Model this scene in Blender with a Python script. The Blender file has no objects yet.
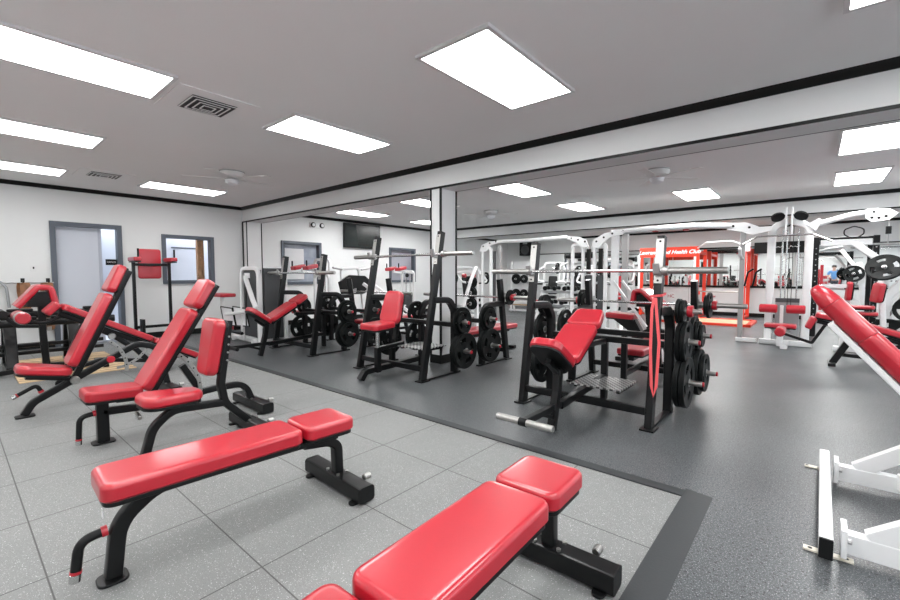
import bpy, math, random
from mathutils import Vector, Matrix
random.seed(7)
COL = bpy.context.scene.collection
PI = math.pi
V = Vector
FZ = 0.004          # top of the grey tiles

# ---------------------------------------------------------------- materials
def mat(name, col, rough=.5, metal=0, spec=.5, coat=0, bump=None, emit=None, noise=None):
    m = bpy.data.materials.new(name); m.use_nodes = True
    nt = m.node_tree; b = nt.nodes['Principled BSDF']
    b.inputs['Base Color'].default_value = (*col, 1)
    b.inputs['Roughness'].default_value = rough
    b.inputs['Metallic'].default_value = metal
    b.inputs['Specular IOR Level'].default_value = spec
    b.inputs['Coat Weight'].default_value = coat
    b.inputs['Coat Roughness'].default_value = .12
    if emit:
        b.inputs['Emission Color'].default_value = (*emit[0], 1)
        b.inputs['Emission Strength'].default_value = emit[1]
    tc = nt.nodes.new('ShaderNodeTexCoord')
    if bump:
        n = nt.nodes.new('ShaderNodeTexNoise'); n.inputs['Scale'].default_value = bump[0]; n.inputs['Detail'].default_value = 4
        bp = nt.nodes.new('ShaderNodeBump'); bp.inputs['Strength'].default_value = bump[1]; bp.inputs['Distance'].default_value = bump[2]
        nt.links.new(tc.outputs['Object'], n.inputs['Vector']); nt.links.new(n.outputs['Fac'], bp.inputs['Height'])
        nt.links.new(bp.outputs['Normal'], b.inputs['Normal'])
    if noise:   # (scale, other colour, amount)
        n = nt.nodes.new('ShaderNodeTexNoise'); n.inputs['Scale'].default_value = noise[0]; n.inputs['Detail'].default_value = 5
        mx = nt.nodes.new('ShaderNodeMix'); mx.data_type = 'RGBA'
        mr = nt.nodes.new('ShaderNodeMapRange'); mr.inputs['From Min'].default_value = .35; mr.inputs['From Max'].default_value = .7
        mr.inputs['To Max'].default_value = noise[2]
        nt.links.new(tc.outputs['Object'], n.inputs['Vector']); nt.links.new(n.outputs['Fac'], mr.inputs['Value'])
        nt.links.new(mr.outputs['Result'], mx.inputs['Factor'])
        mx.inputs['A'].default_value = (*col, 1); mx.inputs['B'].default_value = (*noise[1], 1)
        nt.links.new(mx.outputs['Result'], b.inputs['Base Color'])
    return m

RED = mat('red_vinyl', (.46, .013, .027), .30, coat=.5, bump=(60, .04, .002), noise=(6, (.42, .012, .025), .5))
REDD = mat('dark_red_vinyl', (.40, .008, .02), .38, coat=.2, bump=(60, .12, .004))
BLK = mat('black_powder_coat', (.005, .0055, .006), .30, spec=.28, coat=.04, bump=(300, .1, .001))
BLKM = mat('black_plastic', (.006, .0065, .007), .40, spec=.25)
RUB = mat('black_rubber_plate', (.006, .0075, .0075), .45, spec=.14, noise=(20, (.012, .014, .014), .5))
CHR = mat('chrome', (.62, .62, .62), .20, metal=1)
STL = mat('brushed_steel', (.46, .455, .44), .36, metal=1, noise=(80, (.33, .325, .315), .5))
STLD = mat('dull_steel', (.42, .42, .42), .45, metal=.8)
WHT = mat('white_powder_coat', (.79, .80, .81), .32, coat=.2, noise=(9, (.73, .73, .72), .5))
GRYC = mat('charcoal_shroud', (.05, .053, .057), .5)
GRYM = mat('grey_metal', (.33, .34, .35), .4, metal=.4)
WALL = mat('white_wall_paint', (.735, .745, .745), .7, bump=(40, .15, .003), noise=(1.5, (.70, .705, .70), .6))
CEIL = mat('ceiling_paint', (.89, .895, .89), .85, bump=(60, .1, .003), noise=(.8, (.86, .86, .855), .6))
TRIM = mat('black_trim', (.006, .007, .0065), .4, spec=.25)
SLATE = mat('slate_frame_paint', (.085, .10, .125), .45)
PALE = mat('pale_blue_door_paint', (.58, .61, .68), .5)
LAMP = mat('lamp_diffuser', (1, 1, 1), .5, emit=((1, 1, .99), 13))
FRM = mat('lamp_frame_white', (.72, .72, .72), .5)
WOOD = mat('plywood', (.62, .45, .29), .5, noise=(12, (.50, .34, .2), .8))
BRN = mat('brown_wood', (.33, .18, .09), .5, noise=(14, (.22, .11, .05), .8))
LEA = mat('brown_leather', (.28, .12, .045), .5, noise=(12, (.14, .06, .03), .8))
ORG = mat('orange_red_steel', (.80, .045, .018), .35, coat=.2)
MIR = mat('mirror_glass', (.90, .92, .91), .02, metal=1)
SCR = mat('screen_black_glass', (.012, .018, .017), .25)
PAPER = mat('paper_white', (.8, .8, .82), .4)
SKIN = mat('skin', (.55, .33, .24), .55)
BLUE = mat('blue_cotton', (.12, .30, .62), .8)
DENIM = mat('dark_cotton', (.03, .035, .05), .8)
HAIR = mat('dark_hair', (.02, .014, .01), .6)
YEL = mat('label_yellow', (.7, .6, .1), .4)

def specks(nt, base, fleck, scale, thr, vec):
    n = nt.nodes.new('ShaderNodeTexNoise'); n.inputs['Scale'].default_value = scale; n.inputs['Detail'].default_value = 2
    nt.links.new(vec, n.inputs['Vector'])
    mr = nt.nodes.new('ShaderNodeMapRange'); mr.inputs['From Min'].default_value = thr; mr.inputs['From Max'].default_value = thr + .05
    nt.links.new(n.outputs['Fac'], mr.inputs['Value'])
    mx = nt.nodes.new('ShaderNodeMix'); mx.data_type = 'RGBA'
    nt.links.new(mr.outputs['Result'], mx.inputs['Factor'])
    if isinstance(base, tuple): mx.inputs['A'].default_value = (*base, 1)
    else: nt.links.new(base, mx.inputs['A'])
    mx.inputs['B'].default_value = (*fleck, 1)
    return mx.outputs['Result']

def floor_mat():
    m = mat('speckled_black_rubber', (.05, .05, .05), .38)
    nt = m.node_tree; b = nt.nodes['Principled BSDF']; tc = nt.nodes.new('ShaderNodeTexCoord'); g = tc.outputs['Object']
    n = nt.nodes.new('ShaderNodeTexNoise'); n.inputs['Scale'].default_value = .9; n.inputs['Detail'].default_value = 6
    nt.links.new(g, n.inputs['Vector'])
    mx = nt.nodes.new('ShaderNodeMix'); mx.data_type = 'RGBA'
    mx.inputs['A'].default_value = (.040, .045, .049, 1); mx.inputs['B'].default_value = (.088, .096, .102, 1)
    nt.links.new(n.outputs['Fac'], mx.inputs['Factor'])
    c = specks(nt, mx.outputs['Result'], (.27, .28, .285), 170, .58, g)
    c = specks(nt, c, (.012, .012, .013), 80, .60, g)
    nt.links.new(c, b.inputs['Base Color'])
    mr = nt.nodes.new('ShaderNodeMapRange'); mr.inputs['To Min'].default_value = .26; mr.inputs['To Max'].default_value = .52
    nt.links.new(n.outputs['Fac'], mr.inputs['Value']); nt.links.new(mr.outputs['Result'], b.inputs['Roughness'])
    return m
def tile_mat():
    m = mat('grey_rubber_tile', (.3, .3, .3), .62)
    nt = m.node_tree; b = nt.nodes['Principled BSDF']; tc = nt.nodes.new('ShaderNodeTexCoord'); g = tc.outputs['Object']
    n = nt.nodes.new('ShaderNodeTexNoise'); n.inputs['Scale'].default_value = 1.6; n.inputs['Detail'].default_value = 6
    nt.links.new(g, n.inputs['Vector'])
    mx = nt.nodes.new('ShaderNodeMix'); mx.data_type = 'RGBA'
    mx.inputs['A'].default_value = (.165, .171, .170, 1); mx.inputs['B'].default_value = (.235, .242, .240, 1)
    nt.links.new(n.outputs['Fac'], mx.inputs['Factor'])
    c = specks(nt, mx.outputs['Result'], (.08, .08, .08), 170, .56, g)
    c = specks(nt, c, (.42, .425, .42), 170, .60, g)
    # seams between the square tiles: 0.61 m grid
    sx = nt.nodes.new('ShaderNodeSeparateXYZ'); nt.links.new(g, sx.inputs[0])
    fac = None
    for ax, off, sp in (('X', .525 + 12.3, .615), ('Y', -.22 + 12.08, .604)):
        a = nt.nodes.new('ShaderNodeMath'); a.operation = 'ADD'; a.inputs[1].default_value = off + sp/2
        nt.links.new(sx.outputs[ax], a.inputs[0])
        p = nt.nodes.new('ShaderNodeMath'); p.operation = 'MODULO'; p.inputs[1].default_value = sp; nt.links.new(a.outputs[0], p.inputs[0])
        s = nt.nodes.new('ShaderNodeMath'); s.operation = 'SUBTRACT'; s.inputs[1].default_value = sp/2; nt.links.new(p.outputs[0], s.inputs[0])
        ab = nt.nodes.new('ShaderNodeMath'); ab.operation = 'ABSOLUTE'; nt.links.new(s.outputs[0], ab.inputs[0])
        l = nt.nodes.new('ShaderNodeMapRange'); l.inputs['From Min'].default_value = .0018; l.inputs['From Max'].default_value = .0042
        l.inputs['To Min'].default_value = 1; l.inputs['To Max'].default_value = 0; nt.links.new(ab.outputs[0], l.inputs['Value'])
        if fac is None: fac = l.outputs[0]
        else:
            mm = nt.nodes.new('ShaderNodeMath'); mm.operation = 'MAXIMUM'; nt.links.new(fac, mm.inputs[0]); nt.links.new(l.outputs[0], mm.inputs[1]); fac = mm.outputs[0]
    m2 = nt.nodes.new('ShaderNodeMix'); m2.data_type = 'RGBA'
    nt.links.new(fac, m2.inputs['Factor']); nt.links.new(c, m2.inputs['A']); m2.inputs['B'].default_value = (.06, .06, .06, 1)
    nt.links.new(m2.outputs['Result'], b.inputs['Base Color'])
    return m
def rug_mat():
    m = mat('tan_swirl_mat', (.5, .36, .22), .8)
    nt = m.node_tree; b = nt.nodes['Principled BSDF']; tc = nt.nodes.new('ShaderNodeTexCoord')
    w = nt.nodes.new('ShaderNodeTexWave'); w.inputs['Scale'].default_value = 2.2; w.inputs['Distortion'].default_value = 9; w.inputs['Detail'].default_value = 3
    nt.links.new(tc.outputs['Object'], w.inputs['Vector'])
    r = nt.nodes.new('ShaderNodeValToRGB'); r.color_ramp.elements[0].position = .0; r.color_ramp.elements[0].color = (.10, .06, .035, 1)
    r.color_ramp.elements[1].position = .16; r.color_ramp.elements[1].color = (.62, .45, .27, 1)
    nt.links.new(w.outputs['Fac'], r.inputs['Fac']); nt.links.new(r.outputs['Color'], b.inputs['Base Color'])
    return m
def frost_mat():
    m = mat('clear_pane', (1, 1, 1), .03)
    b = m.node_tree.nodes['Principled BSDF']; b.inputs['Transmission Weight'].default_value = 1; b.inputs['IOR'].default_value = 1.02
    return m
def diamond_mat():
    m = mat('diamond_plate', (.45, .46, .46), .35, metal=.85)
    nt = m.node_tree; b = nt.nodes['Principled BSDF']; tc = nt.nodes.new('ShaderNodeTexCoord')
    ch = nt.nodes.new('ShaderNodeTexChecker'); ch.inputs['Scale'].default_value = 34; ch.inputs['Color1'].default_value = (.62, .63, .63, 1); ch.inputs['Color2'].default_value = (.12, .12, .12, 1)
    nt.links.new(tc.outputs['Object'], ch.inputs['Vector']); nt.links.new(ch.outputs['Color'], b.inputs['Base Color'])
    return m
DIM = mat('dim_lamp_diffuser', (1, 1, 1), .5, emit=((.95, .97, 1), 4))
FLOOR = floor_mat(); TILE = tile_mat(); RUG = rug_mat(); PANE = frost_mat(); DIA = diamond_mat()
EDGE = mat('ramp_rubber', (.03, .034, .037), .5, bump=(90, .2, .002))

# ---------------------------------------------------------------- mesh builder
def unit(v):
    v = V(v); return v.normalized() if v.length > 1e-9 else V((0, 0, 1))
def fillet(pts, r, n=6):
    pts = [V(p) for p in pts]
    if r <= 0 or len(pts) < 3: return pts
    out = [pts[0]]
    for i in range(1, len(pts) - 1):
        a, b, c = pts[i-1], pts[i], pts[i+1]
        d1, d2 = unit(a - b), unit(c - b)
        ang = d1.angle(d2)
        if ang > 3.1: out.append(b); continue
        t = min(r / math.tan(ang / 2), (a - b).length * .48, (c - b).length * .48)
        p, q = b + d1 * t, b + d2 * t
        for k in range(n + 1):
            u = k / n
            out.append(p * (1-u)**2 + b * 2 * u * (1-u) + q * u * u)
    out.append(pts[-1])
    return out
def rrect(w, h, r, n=2):
    r = min(r, w * .49, h * .49); out = []
    for cx, cy, a0 in ((w/2-r, h/2-r, 0), (-w/2+r, h/2-r, 90), (-w/2+r, -h/2+r, 180), (w/2-r, -h/2+r, 270)):
        for k in range(n + 1):
            a = math.radians(a0 + 90 * k / n); out.append((cx + r * math.cos(a), cy + r * math.sin(a)))
    return out
def ngon(r, n=12, ry=None):
    return [(r * math.cos(2*PI*k/n), (ry or r) * math.sin(2*PI*k/n)) for k in range(n)]

class M:
    def __init__(s, o=(0, 0, 0)):
        s.v = []; s.f = []; s.o = V(o)
    def raw(s, vs, fs):
        b = len(s.v); s.v += [V(v) - s.o for v in vs]; s.f += [tuple(i + b for i in f) for f in fs]; return s
    def sweep(s, pts, prof, W=None, closed=False, scale=None):
        pts = [V(p) for p in pts]; n = len(pts)
        if W is None:
            nrm = V((0, 0, 0))
            for i in range(1, n - 1):
                nrm += (pts[i] - pts[i-1]).cross(pts[i+1] - pts[i])
            if nrm.length > 1e-6: W = nrm
            else:
                t = unit(pts[-1] - pts[0])
                W = t.cross(V((0, 0, 1))) if abs(t.z) < .95 else V((1, 0, 0))
        W = unit(W); k = len(prof); vs = []; fs = []
        for i, p in enumerate(pts):
            if closed: t = unit(pts[(i+1) % n] - pts[i-1])
            else: t = unit(pts[min(i+1, n-1)] - pts[max(i-1, 0)])
            w = unit(W - t * W.dot(t)); h = t.cross(w)
            sc = scale[i] if scale else 1
            vs += [p + w * a * sc + h * b * sc for a, b in prof]
        m = n if closed else n - 1
        for i in range(m):
            for j in range(k):
                a = i * k + j; b = i * k + (j+1) % k; i2 = (i+1) % n
                fs.append((a, b, i2 * k + (j+1) % k, i2 * k + j))
        if not closed:
            fs.append(tuple(range(k))[::-1]); fs.append(tuple((n-1) * k + j for j in range(k)))
        return s.raw(vs, fs)
    def beam(s, p, q, w=.05, h=.05, b=.006, W=None):
        return s.sweep([p, q], rrect(w, h, b), W)
    def path(s, pts, w=.05, h=.05, r=.06, b=.006, W=None):
        return s.sweep(fillet(pts, r), rrect(w, h, b), W)
    def tube(s, pts, r=.02, fil=.05, n=10, W=None, closed=False):
        return s.sweep(pts if closed else fillet(pts, fil), ngon(r, n), W, closed)
    def box(s, c, d, b=.004, rz=0):
        c = V(c); R = Matrix.Rotation(rz, 3, 'Z')
        p = c + R @ V((0, 0, -d[2]/2)); q = c + V((0, 0, d[2]/2))
        return s.sweep([p, q], [(a, e) for a, e in rrect(d[0], d[1], b)], R @ V((1, 0, 0)))
    def cyl(s, p, q, r, n=16, e=0):
        p, q = V(p), V(q)
        if e:
            t = unit(q - p)
            return s.sweep([p, p + t*e, q - t*e, q], ngon(r, n), scale=[1 - e/r, 1, 1, 1 - e/r])
        return s.sweep([p, q], ngon(r, n))
    def lathe(s, c, ax, prof, n=24):
        """prof: list of (radius, offset along axis), closed on the axis"""
        c = V(c); ax = unit(ax); w = unit(ax.cross(V((0, 0, 1))) if abs(ax.z) < .9 else ax.cross(V((1, 0, 0)))); h = ax.cross(w)
        vs = []; fs = []; m = len(prof)
        for r, z in prof:
            vs += [c + ax * z + (w * math.cos(2*PI*j/n) + h * math.sin(2*PI*j/n)) * max(r, 1e-4) for j in range(n)]
        for i in range(m - 1):
            for j in range(n):
                fs.append((i*n+j, i*n+(j+1) % n, (i+1)*n+(j+1) % n, (i+1)*n+j))
        fs.append(tuple(range(n))[::-1]); fs.append(tuple((m-1)*n+j for j in range(n)))
        return s.raw(vs, fs)
    def pad(s, p, q, nrm, w, th=.07, rc=.045, re=.022, w2=None, edge=0.0):
        """cushion: p,q = ends of the centre line of its underside, nrm = up"""
        p, q = V(p), V(q); l = unit(q - p); n = unit(V(nrm) - l * V(nrm).dot(l)); x = l.cross(n); L = (q - p).length
        w2 = w2 or w; rc = min(rc, w * .45, w2 * .45, L * .45); out = []
        def corner(cx, cy, a0):
            for k in range(6):
                a = math.radians(a0 + 90 * k / 5); out.append((cx, cy, math.cos(a), math.sin(a)))
        corner(w2/2 - rc, L - rc, 0); corner(-w2/2 + rc, L - rc, 90); corner(-w/2 + rc, rc, 180); corner(w/2 - rc, rc, 270)
        rings = [(re*.5, 0), (0, re*.5), (0, th - re)]
        for k in range(1, 5):
            a = PI/2 * k / 4; rings.append((re * (1 - math.cos(a)), th - re + re * math.sin(a)))
        rings.append((re + .012, th + edge))
        vs = []; fs = []; k = len(out)
        for ins, z in rings:
            r = rc - ins
            vs += [p + x * (cx + r * ca) + l * (cy + r * sa) + n * z for cx, cy, ca, sa in out]
        for i in range(len(rings) - 1):
            for j in range(k): fs.append((i*k+j, i*k+(j+1) % k, (i+1)*k+(j+1) % k, (i+1)*k+j))
        fs.append(tuple(range(k))[::-1]); fs.append(tuple((len(rings)-1)*k+j for j in range(k)))
        return s.raw(vs, fs)
    def poly(s, pts, d):
        """prism: polygon pts (3D, planar) pushed along vector d"""
        pts = [V(p) for p in pts]; d = V(d); k = len(pts)
        fs = [tuple(range(k))[::-1], tuple(range(k, 2*k))] + [(j, (j+1) % k, k+(j+1) % k, k+j) for j in range(k)]
        return s.raw(pts + [p + d for p in pts], fs)
    def plate(s, c, ax, R, th, slots=3, n=48):
        """weight plate with hand-grip openings; hub hole; thick rim and hub"""
        c = V(c); ax = unit(ax); w = unit(ax.cross(V((0, 0, 1))) if abs(ax.z) < .9 else ax.cross(V((1, 0, 0)))); h = ax.cross(w)
        rad = [.025, .045, R*.30, R*.48, R*.74, R*.82, R*.97, R]
        hz = [th*.5, th*.5, th*.34, th*.30, th*.30, th*.42, th*.5, th*.40]
        vs = []; fs = []; m = len(rad)
        def open_(i, j): return slots and i == 3 and (j * slots / n) % 1 < .42
        for side in (1, -1):
            for i in range(m):
                vs += [c + ax * hz[i] * side + (w*math.cos(2*PI*j/n) + h*math.sin(2*PI*j/n)) * rad[i] for j in range(n)]
        off = m * n
        for i in range(m - 1):
            for j in range(n):
                j2 = (j+1) % n
                if open_(i, j):
                    if not open_(i, (j-1) % n): fs.append((i*n+j, off+i*n+j, off+(i+1)*n+j, (i+1)*n+j))
                    if not open_(i, j2): fs.append((i*n+j2, (i+1)*n+j2, off+(i+1)*n+j2, off+i*n+j2))
                    fs.append((i*n+j, i*n+j2, off+i*n+j2, off+i*n+j)); fs.append(((i+1)*n+j2, (i+1)*n+j, off+(i+1)*n+j, off+(i+1)*n+j2))
                else:
                    fs.append((i*n+j, i*n+j2, (i+1)*n+j2, (i+1)*n+j)); fs.append((off+i*n+j2, off+i*n+j, off+(i+1)*n+j, off+(i+1)*n+j2))
        for j in range(n):
            j2 = (j+1) % n
            fs.append(((m-1)*n+j, (m-1)*n+j2, off+(m-1)*n+j2, off+(m-1)*n+j)); fs.append((j2, j, off+j, off+j2))
        return s.raw(vs, fs)
    def mesh(s, name, m):
        me = bpy.data.meshes.new(name); me.from_pydata(s.v, [], s.f); me.materials.append(m)
        import bmesh
        bm = bmesh.new(); bm.from_mesh(me); bmesh.ops.recalc_face_normals(bm, faces=bm.faces); bm.to_mesh(me); bm.free()
        me.polygons.foreach_set('use_smooth', [True] * len(me.polygons))
        # area-weighted corner normals, so that big flat faces stay flat beside their small bevels
        ps = me.polygons; vf = [[] for _ in me.vertices]; N = [p.normal.copy() for p in ps]; A = [p.area for p in ps]
        for p in ps:
            for v in p.vertices: vf[v].append(p.index)
        cn = [None] * len(me.loops); lim = math.cos(math.radians(38))
        for p in ps:
            i = p.index; ni = N[i]
            for li, v in zip(p.loop_indices, p.vertices):
                x = V((0, 0, 0))
                for j in vf[v]:
                    if j == i or N[j].dot(ni) > lim: x += N[j] * (A[j] + 1e-12)
                cn[li] = x.normalized() if x.length > 1e-14 else ni
        me.normals_split_custom_set(cn)
        return me
    def build(s, name, m, parent=None, label=None):
        o = bpy.data.objects.new(name, s.mesh(name, m)); COL.objects.link(o)
        if parent: o.parent = parent
        else: o.location = s.o
        if label: o['label'] = label
        return o
def tag(o, label, cat, group=None, kind=None):
    if label: o['label'] = label
    if cat: o['category'] = cat
    if group: o['group'] = group
    if kind: o['kind'] = kind
    return o
def thing(name, label, cat, loc=(0, 0, 0), rz=0, group=None):
    o = bpy.data.objects.new(name, None); COL.objects.link(o); o.empty_display_size = .1
    o.location = loc; o.rotation_euler = (0, 0, rz)
    return tag(o, label, cat, group)
def struct(name, m, material, parent=None):
    o = m.build(name, material, parent)
    if not parent: o['kind'] = 'structure'
    return o
KIDS = {}
def dup(root, loc, rz, label, group=None):
    r = root.copy(); COL.objects.link(r); r.location = loc; r.rotation_euler = (0, 0, rz); r['label'] = label
    if group: r['group'] = group
    for ch in [o for o in COL.objects if o.parent == root]:
        c = ch.copy(); COL.objects.link(c); c.parent = r
        for g in [o for o in COL.objects if o.parent == ch]:
            d = g.copy(); COL.objects.link(d); d.parent = c
    return r
def text_mesh(name, s, size, m, parent, loc, rot, shear=0, extrude=.002, align='CENTER', bold=0):
    cu = bpy.data.curves.new(name, 'FONT'); cu.body = s; cu.size = size; cu.shear = shear; cu.extrude = extrude; cu.align_x = align; cu.align_y = 'CENTER'; cu.offset = bold
    t = bpy.data.objects.new(name, cu); COL.objects.link(t)
    bpy.context.view_layer.update()
    me = bpy.data.meshes.new_from_object(t.evaluated_get(bpy.context.evaluated_depsgraph_get()))
    COL.objects.unlink(t); bpy.data.objects.remove(t)
    me.materials.clear(); me.materials.append(m)
    o = bpy.data.objects.new(name, me); COL.objects.link(o); o.parent = parent; o.location = loc; o.rotation_euler = rot
    return o
# ================================================================= THE ROOM
XL, XR, YB, YF = -10.05, 6.0, -3.6, 15.6
CZ, CZ2 = 2.79, 2.69
B1, B1D, BZ = 4.48, .33, 2.445      # first beam: face, depth, underside
B2, B2D = 11.1, .45

m = M(); m.box(((XL+XR)/2, (YB+YF)/2, -.06), (XR-XL+.6, YF-YB+.6, .12), .001); struct('floor', m, FLOOR)
m = M(); m.box(((XL+XR)/2, (YB+B2+.2)/2, CZ+.06), (XR-XL+.6, B2-YB+.8, .12), .001); struct('ceiling', m, CEIL)
m = M(); m.box(((XL+XR)/2, (B2+.4+YF+.3)/2, CZ2+.06), (XR-XL+.6, YF-B2, .12), .001); struct('ceiling', m, CEIL)
# left wall with its openings
OPEN = [(1.25, 2.16, 0, 2.13), (2.90, 3.80, 1.11, 2.03), (5.44, 6.48, 1.05, 2.06), (8.96, 10.01, 1.06, 2.06)]
m = M(); T_ = .14; y = YB - .3
def wbox(m, y0, y1, z0, z1): m.box((XL - T_/2, (y0+y1)/2, (z0+z1)/2), (T_, y1-y0, z1-z0), .0005)
for a, b, c, d in OPEN:
    wbox(m, y, a, 0, CZ)
    if c > 0: wbox(m, a, b, 0, c)
    wbox(m, a, b, d, CZ); y = b
wbox(m, y, YF + .3, 0, CZ)
struct('wall_left', m, WALL)
m = M(); m.box(((XL+XR)/2, YF + .08, CZ/2), (XR-XL+.4, .16, CZ), .0005); struct('wall_back', m, WALL)
m = M(); m.box(((XL+XR)/2, YB - .08, CZ/2), (XR-XL+.4, .16, CZ), .0005); struct('wall_front', m, WALL)
# openings added in the unseen right wall so daylight lifts the room
m = M()
for z0, z1 in ((0, .55), (2.45, CZ)): m.box((XR + .08, (YB+YF)/2, (z0+z1)/2), (.16, YF-YB+.4, z1-z0), .0005)
for y0, y1 in ((YB-.2, -2.6), (.4, 1.0), (4.0, 5.2), (8.2, 8.9), (11.6, 12.2), (15.0, YF+.2)): m.box((XR + .08, (y0+y1)/2, 1.5), (.16, y1-y0, 1.9), .0005)
struct('wall_right', m, WALL)
for i, (y0, y1) in enumerate(((-2.6, .4), (1.0, 4.0), (5.2, 8.2), (8.9, 11.6), (12.2, 15.0))):
    m = M()
    for k in range(4): m.beam((XR + .05, y0 + (y1-y0)*k/3, .55), (XR + .05, y0 + (y1-y0)*k/3, 2.45), .06, .06, .004)
    for z in (.57, 2.43): m.beam((XR + .05, y0, z), (XR + .05, y1, z), .06, .06, .004)
    struct('window_%d' % (4 + i), m, SLATE)  # mullions for the added daylight openings

def trimbar(name, p, q, w, h, W=None):
    m = M(); m.beam(p, q, w, h, .002, W); return struct(name, m, TRIM)
# beams
m = M(); m.box(((XL+XR)/2, B1 + B1D/2, (BZ+CZ)/2), (XR-XL, B1D, CZ-BZ), .001); struct('trim_1', m, WALL)
m = M(); m.box(((XL+XR)/2, B2 + B2D/2, (BZ+CZ)/2), (XR-XL, B2D, CZ-BZ), .001); struct('trim_2', m, WALL)
# black crown mouldings
def crown(name, p, q, inward):
    p, q, i = V(p), V(q), V(inward)
    m = M(); z = V((0, 0, 1))
    prof = [V((0, 0, 0)), i*.055, i*.055 - z*.018, i*.03 - z*.05, i*.012 - z*.066, -z*.066]
    m.poly([p + a for a in prof], q - p); return struct(name, m, TRIM)
crown('trim_3', (XL, YB, CZ), (XL, B1, CZ), (1, 0, 0))
crown('trim_4', (XL, B1, CZ), (XR, B1, CZ), (0, -1, 0))
crown('trim_5', (XL, B1 + B1D, CZ), (XL, B2, CZ), (1, 0, 0))
crown('trim_6', (XL, B2, CZ), (XR, B2, CZ), (0, -1, 0))
crown('trim_7', (XL, B2 + B2D, CZ2), (XL, YF, CZ2), (1, 0, 0))
crown('trim_8', (XL, YF, CZ2), (XR, YF, CZ2), (0, -1, 0))
crown('trim_9', (XL, B1 + B1D, CZ), (XR, B1 + B1D, CZ), (0, 1, 0))
# thin black edge strips under the beams
for i, (yy) in enumerate((B1 - .004, B1 + B1D + .004, B2 - .004)):
    trimbar('trim_%d' % (10 + i), (XL, yy, BZ + .012), (XR, yy, BZ + .012), .014, .028, W=(0, 1, 0))
# pilaster at the left wall, under the beam
m = M(); m.box((XL + .11, B1 + B1D/2, BZ/2), (.22, B1D, BZ), .002); struct('trim_13', m, WALL)
for i, (a, b, w) in enumerate(((XL + .02, B1 - .006, .05), (XL + .215, B1 - .006, .022), (XL + .225, B1 + B1D, .02))):
    trimbar('trim_%d' % (14 + i), (a, b, 0), (a, b, BZ), w, .016, W=(1, 0, 0))
# free-standing column
CX0, CX1 = -4.155, -3.975
m = M(); m.box(((CX0+CX1)/2, B1 + B1D/2, BZ/2), (CX1-CX0, B1D, BZ), .002); struct('trim_17', m, WALL)
for i, (a, b) in enumerate(((CX0, B1), (CX1, B1), (CX1, B1 + B1D))):
    m = M(); m.box((a, b, BZ/2), (.026, .026, BZ), .002); struct('trim_%d' % (18 + i), m, TRIM)
m = M(); m.box(((CX0+CX1)/2, B1 + B1D/2, .06), (CX1-CX0+.03, B1D+.03, .12), .002); struct('baseboard_column', m, TRIM)
# baseboards
for a, b in ((YB, 1.20), (2.21, B1), (B1 + B1D, YF)):
    m = M(); m.box((XL + .008, (a+b)/2, .055), (.016, b-a, .11), .002); struct('baseboard_left', m, TRIM)
m = M(); m.box(((XL+XR)/2, YF - .008, .055), (XR-XL, .016, .11), .002); struct('baseboard_back', m, TRIM)
# grey tile field with its ramp edging
m = M(); m.box(((-9.9-.525)/2, (2.636+YB)/2, FZ/2), (9.375, 2.636-YB, FZ), .0005); o = struct('floor_tile_field', m, TILE)
m = M()
m.poly([(-.525, YB, 0), (-.525, YB, .012), (-.512, YB, .012), (-.39, YB, .002), (-.39, YB, 0)], (0, 2.636-YB+.10, 0))
struct('floor_ramp_edge', m, EDGE)
m = M()
m.poly([(-9.9, 2.636, 0), (-9.9, 2.636, .012), (-9.9, 2.648, .012), (-9.9, 2.735, .002), (-9.9, 2.735, 0)], (9.375, 0, 0))
struct('floor_ramp_edge', m, EDGE)

# door and windows in the left wall
def frame(m, y0, y1, z0, z1, w, sill=True):
    x = XL + .012
    m.box((x - .06, y0 + w/2, (z0+z1)/2), (.18, w, z1-z0), .004)
    m.box((x - .06, y1 - w/2, (z0+z1)/2), (.18, w, z1-z0), .004)
    m.box((x - .06, (y0+y1)/2, z1 - w/2), (.18, y1-y0-2*w, w), .004)
    if sill: m.box((x - .06, (y0+y1)/2, z0 + w/2), (.18, y1-y0-2*w, w), .004)
m = M(); frame(m, 1.20, 2.21, 0, 2.18, .075, False); d1 = struct('door_1', m, SLATE)
m = M(); m.box((XL - .11, 1.56, 1.05), (.04, .62, 2.10), .003); struct('door_leaf', m, PALE, d1)
m = M(); m.box((XL - .6, 1.9, 1.1), (.04, 2.6, 2.3), .003); struct('hallway_wall', m, PALE, d1)
m = M(); m.box((XL - .36, 2.0, 2.62), (.26, 1.4, .04), .003); struct('added_hallway_light', m, DIM, d1)  # lamp above the door line, added to brighten the hallway
m = M(); m.box((XL - .575, 1.97, 1.03), (.03, .03, 2.06), .003); struct('hallway_door_frame', m, SLATE, d1)
m = M(); m.box((XL - .125, 1.895, 1.05), (.07, .05, 2.10), .003); struct('door_stop', m, mat('grey_blue_stop', (.42, .45, .52), .5), d1)
m = M(); m.box((XL - .07, 2.05, 1.49), (.016, .17, .11), .003); sg = struct('door_sign', m, BLKM, d1)
text_mesh('sign_lettering', 'OFFICE', .042, PAPER, sg, (XL - .061, 2.05, 1.49), (PI/2, 0, PI/2))
def window(n, y0, y1, z0, z1, inside):
    m = M(); frame(m, y0 - .04, y1 + .04, z0 - .04, z1 + .04, .07); w = struct('window_%d' % n, m, SLATE)
    m = M(); m.box((XL - .07, (y0+y1)/2, (z0+z1)/2), (.006, y1-y0-.06, z1-z0-.06), .001); struct('window_pane', m, PANE, w)
    inside(w, y0, y1, z0, z1); return w
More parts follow.
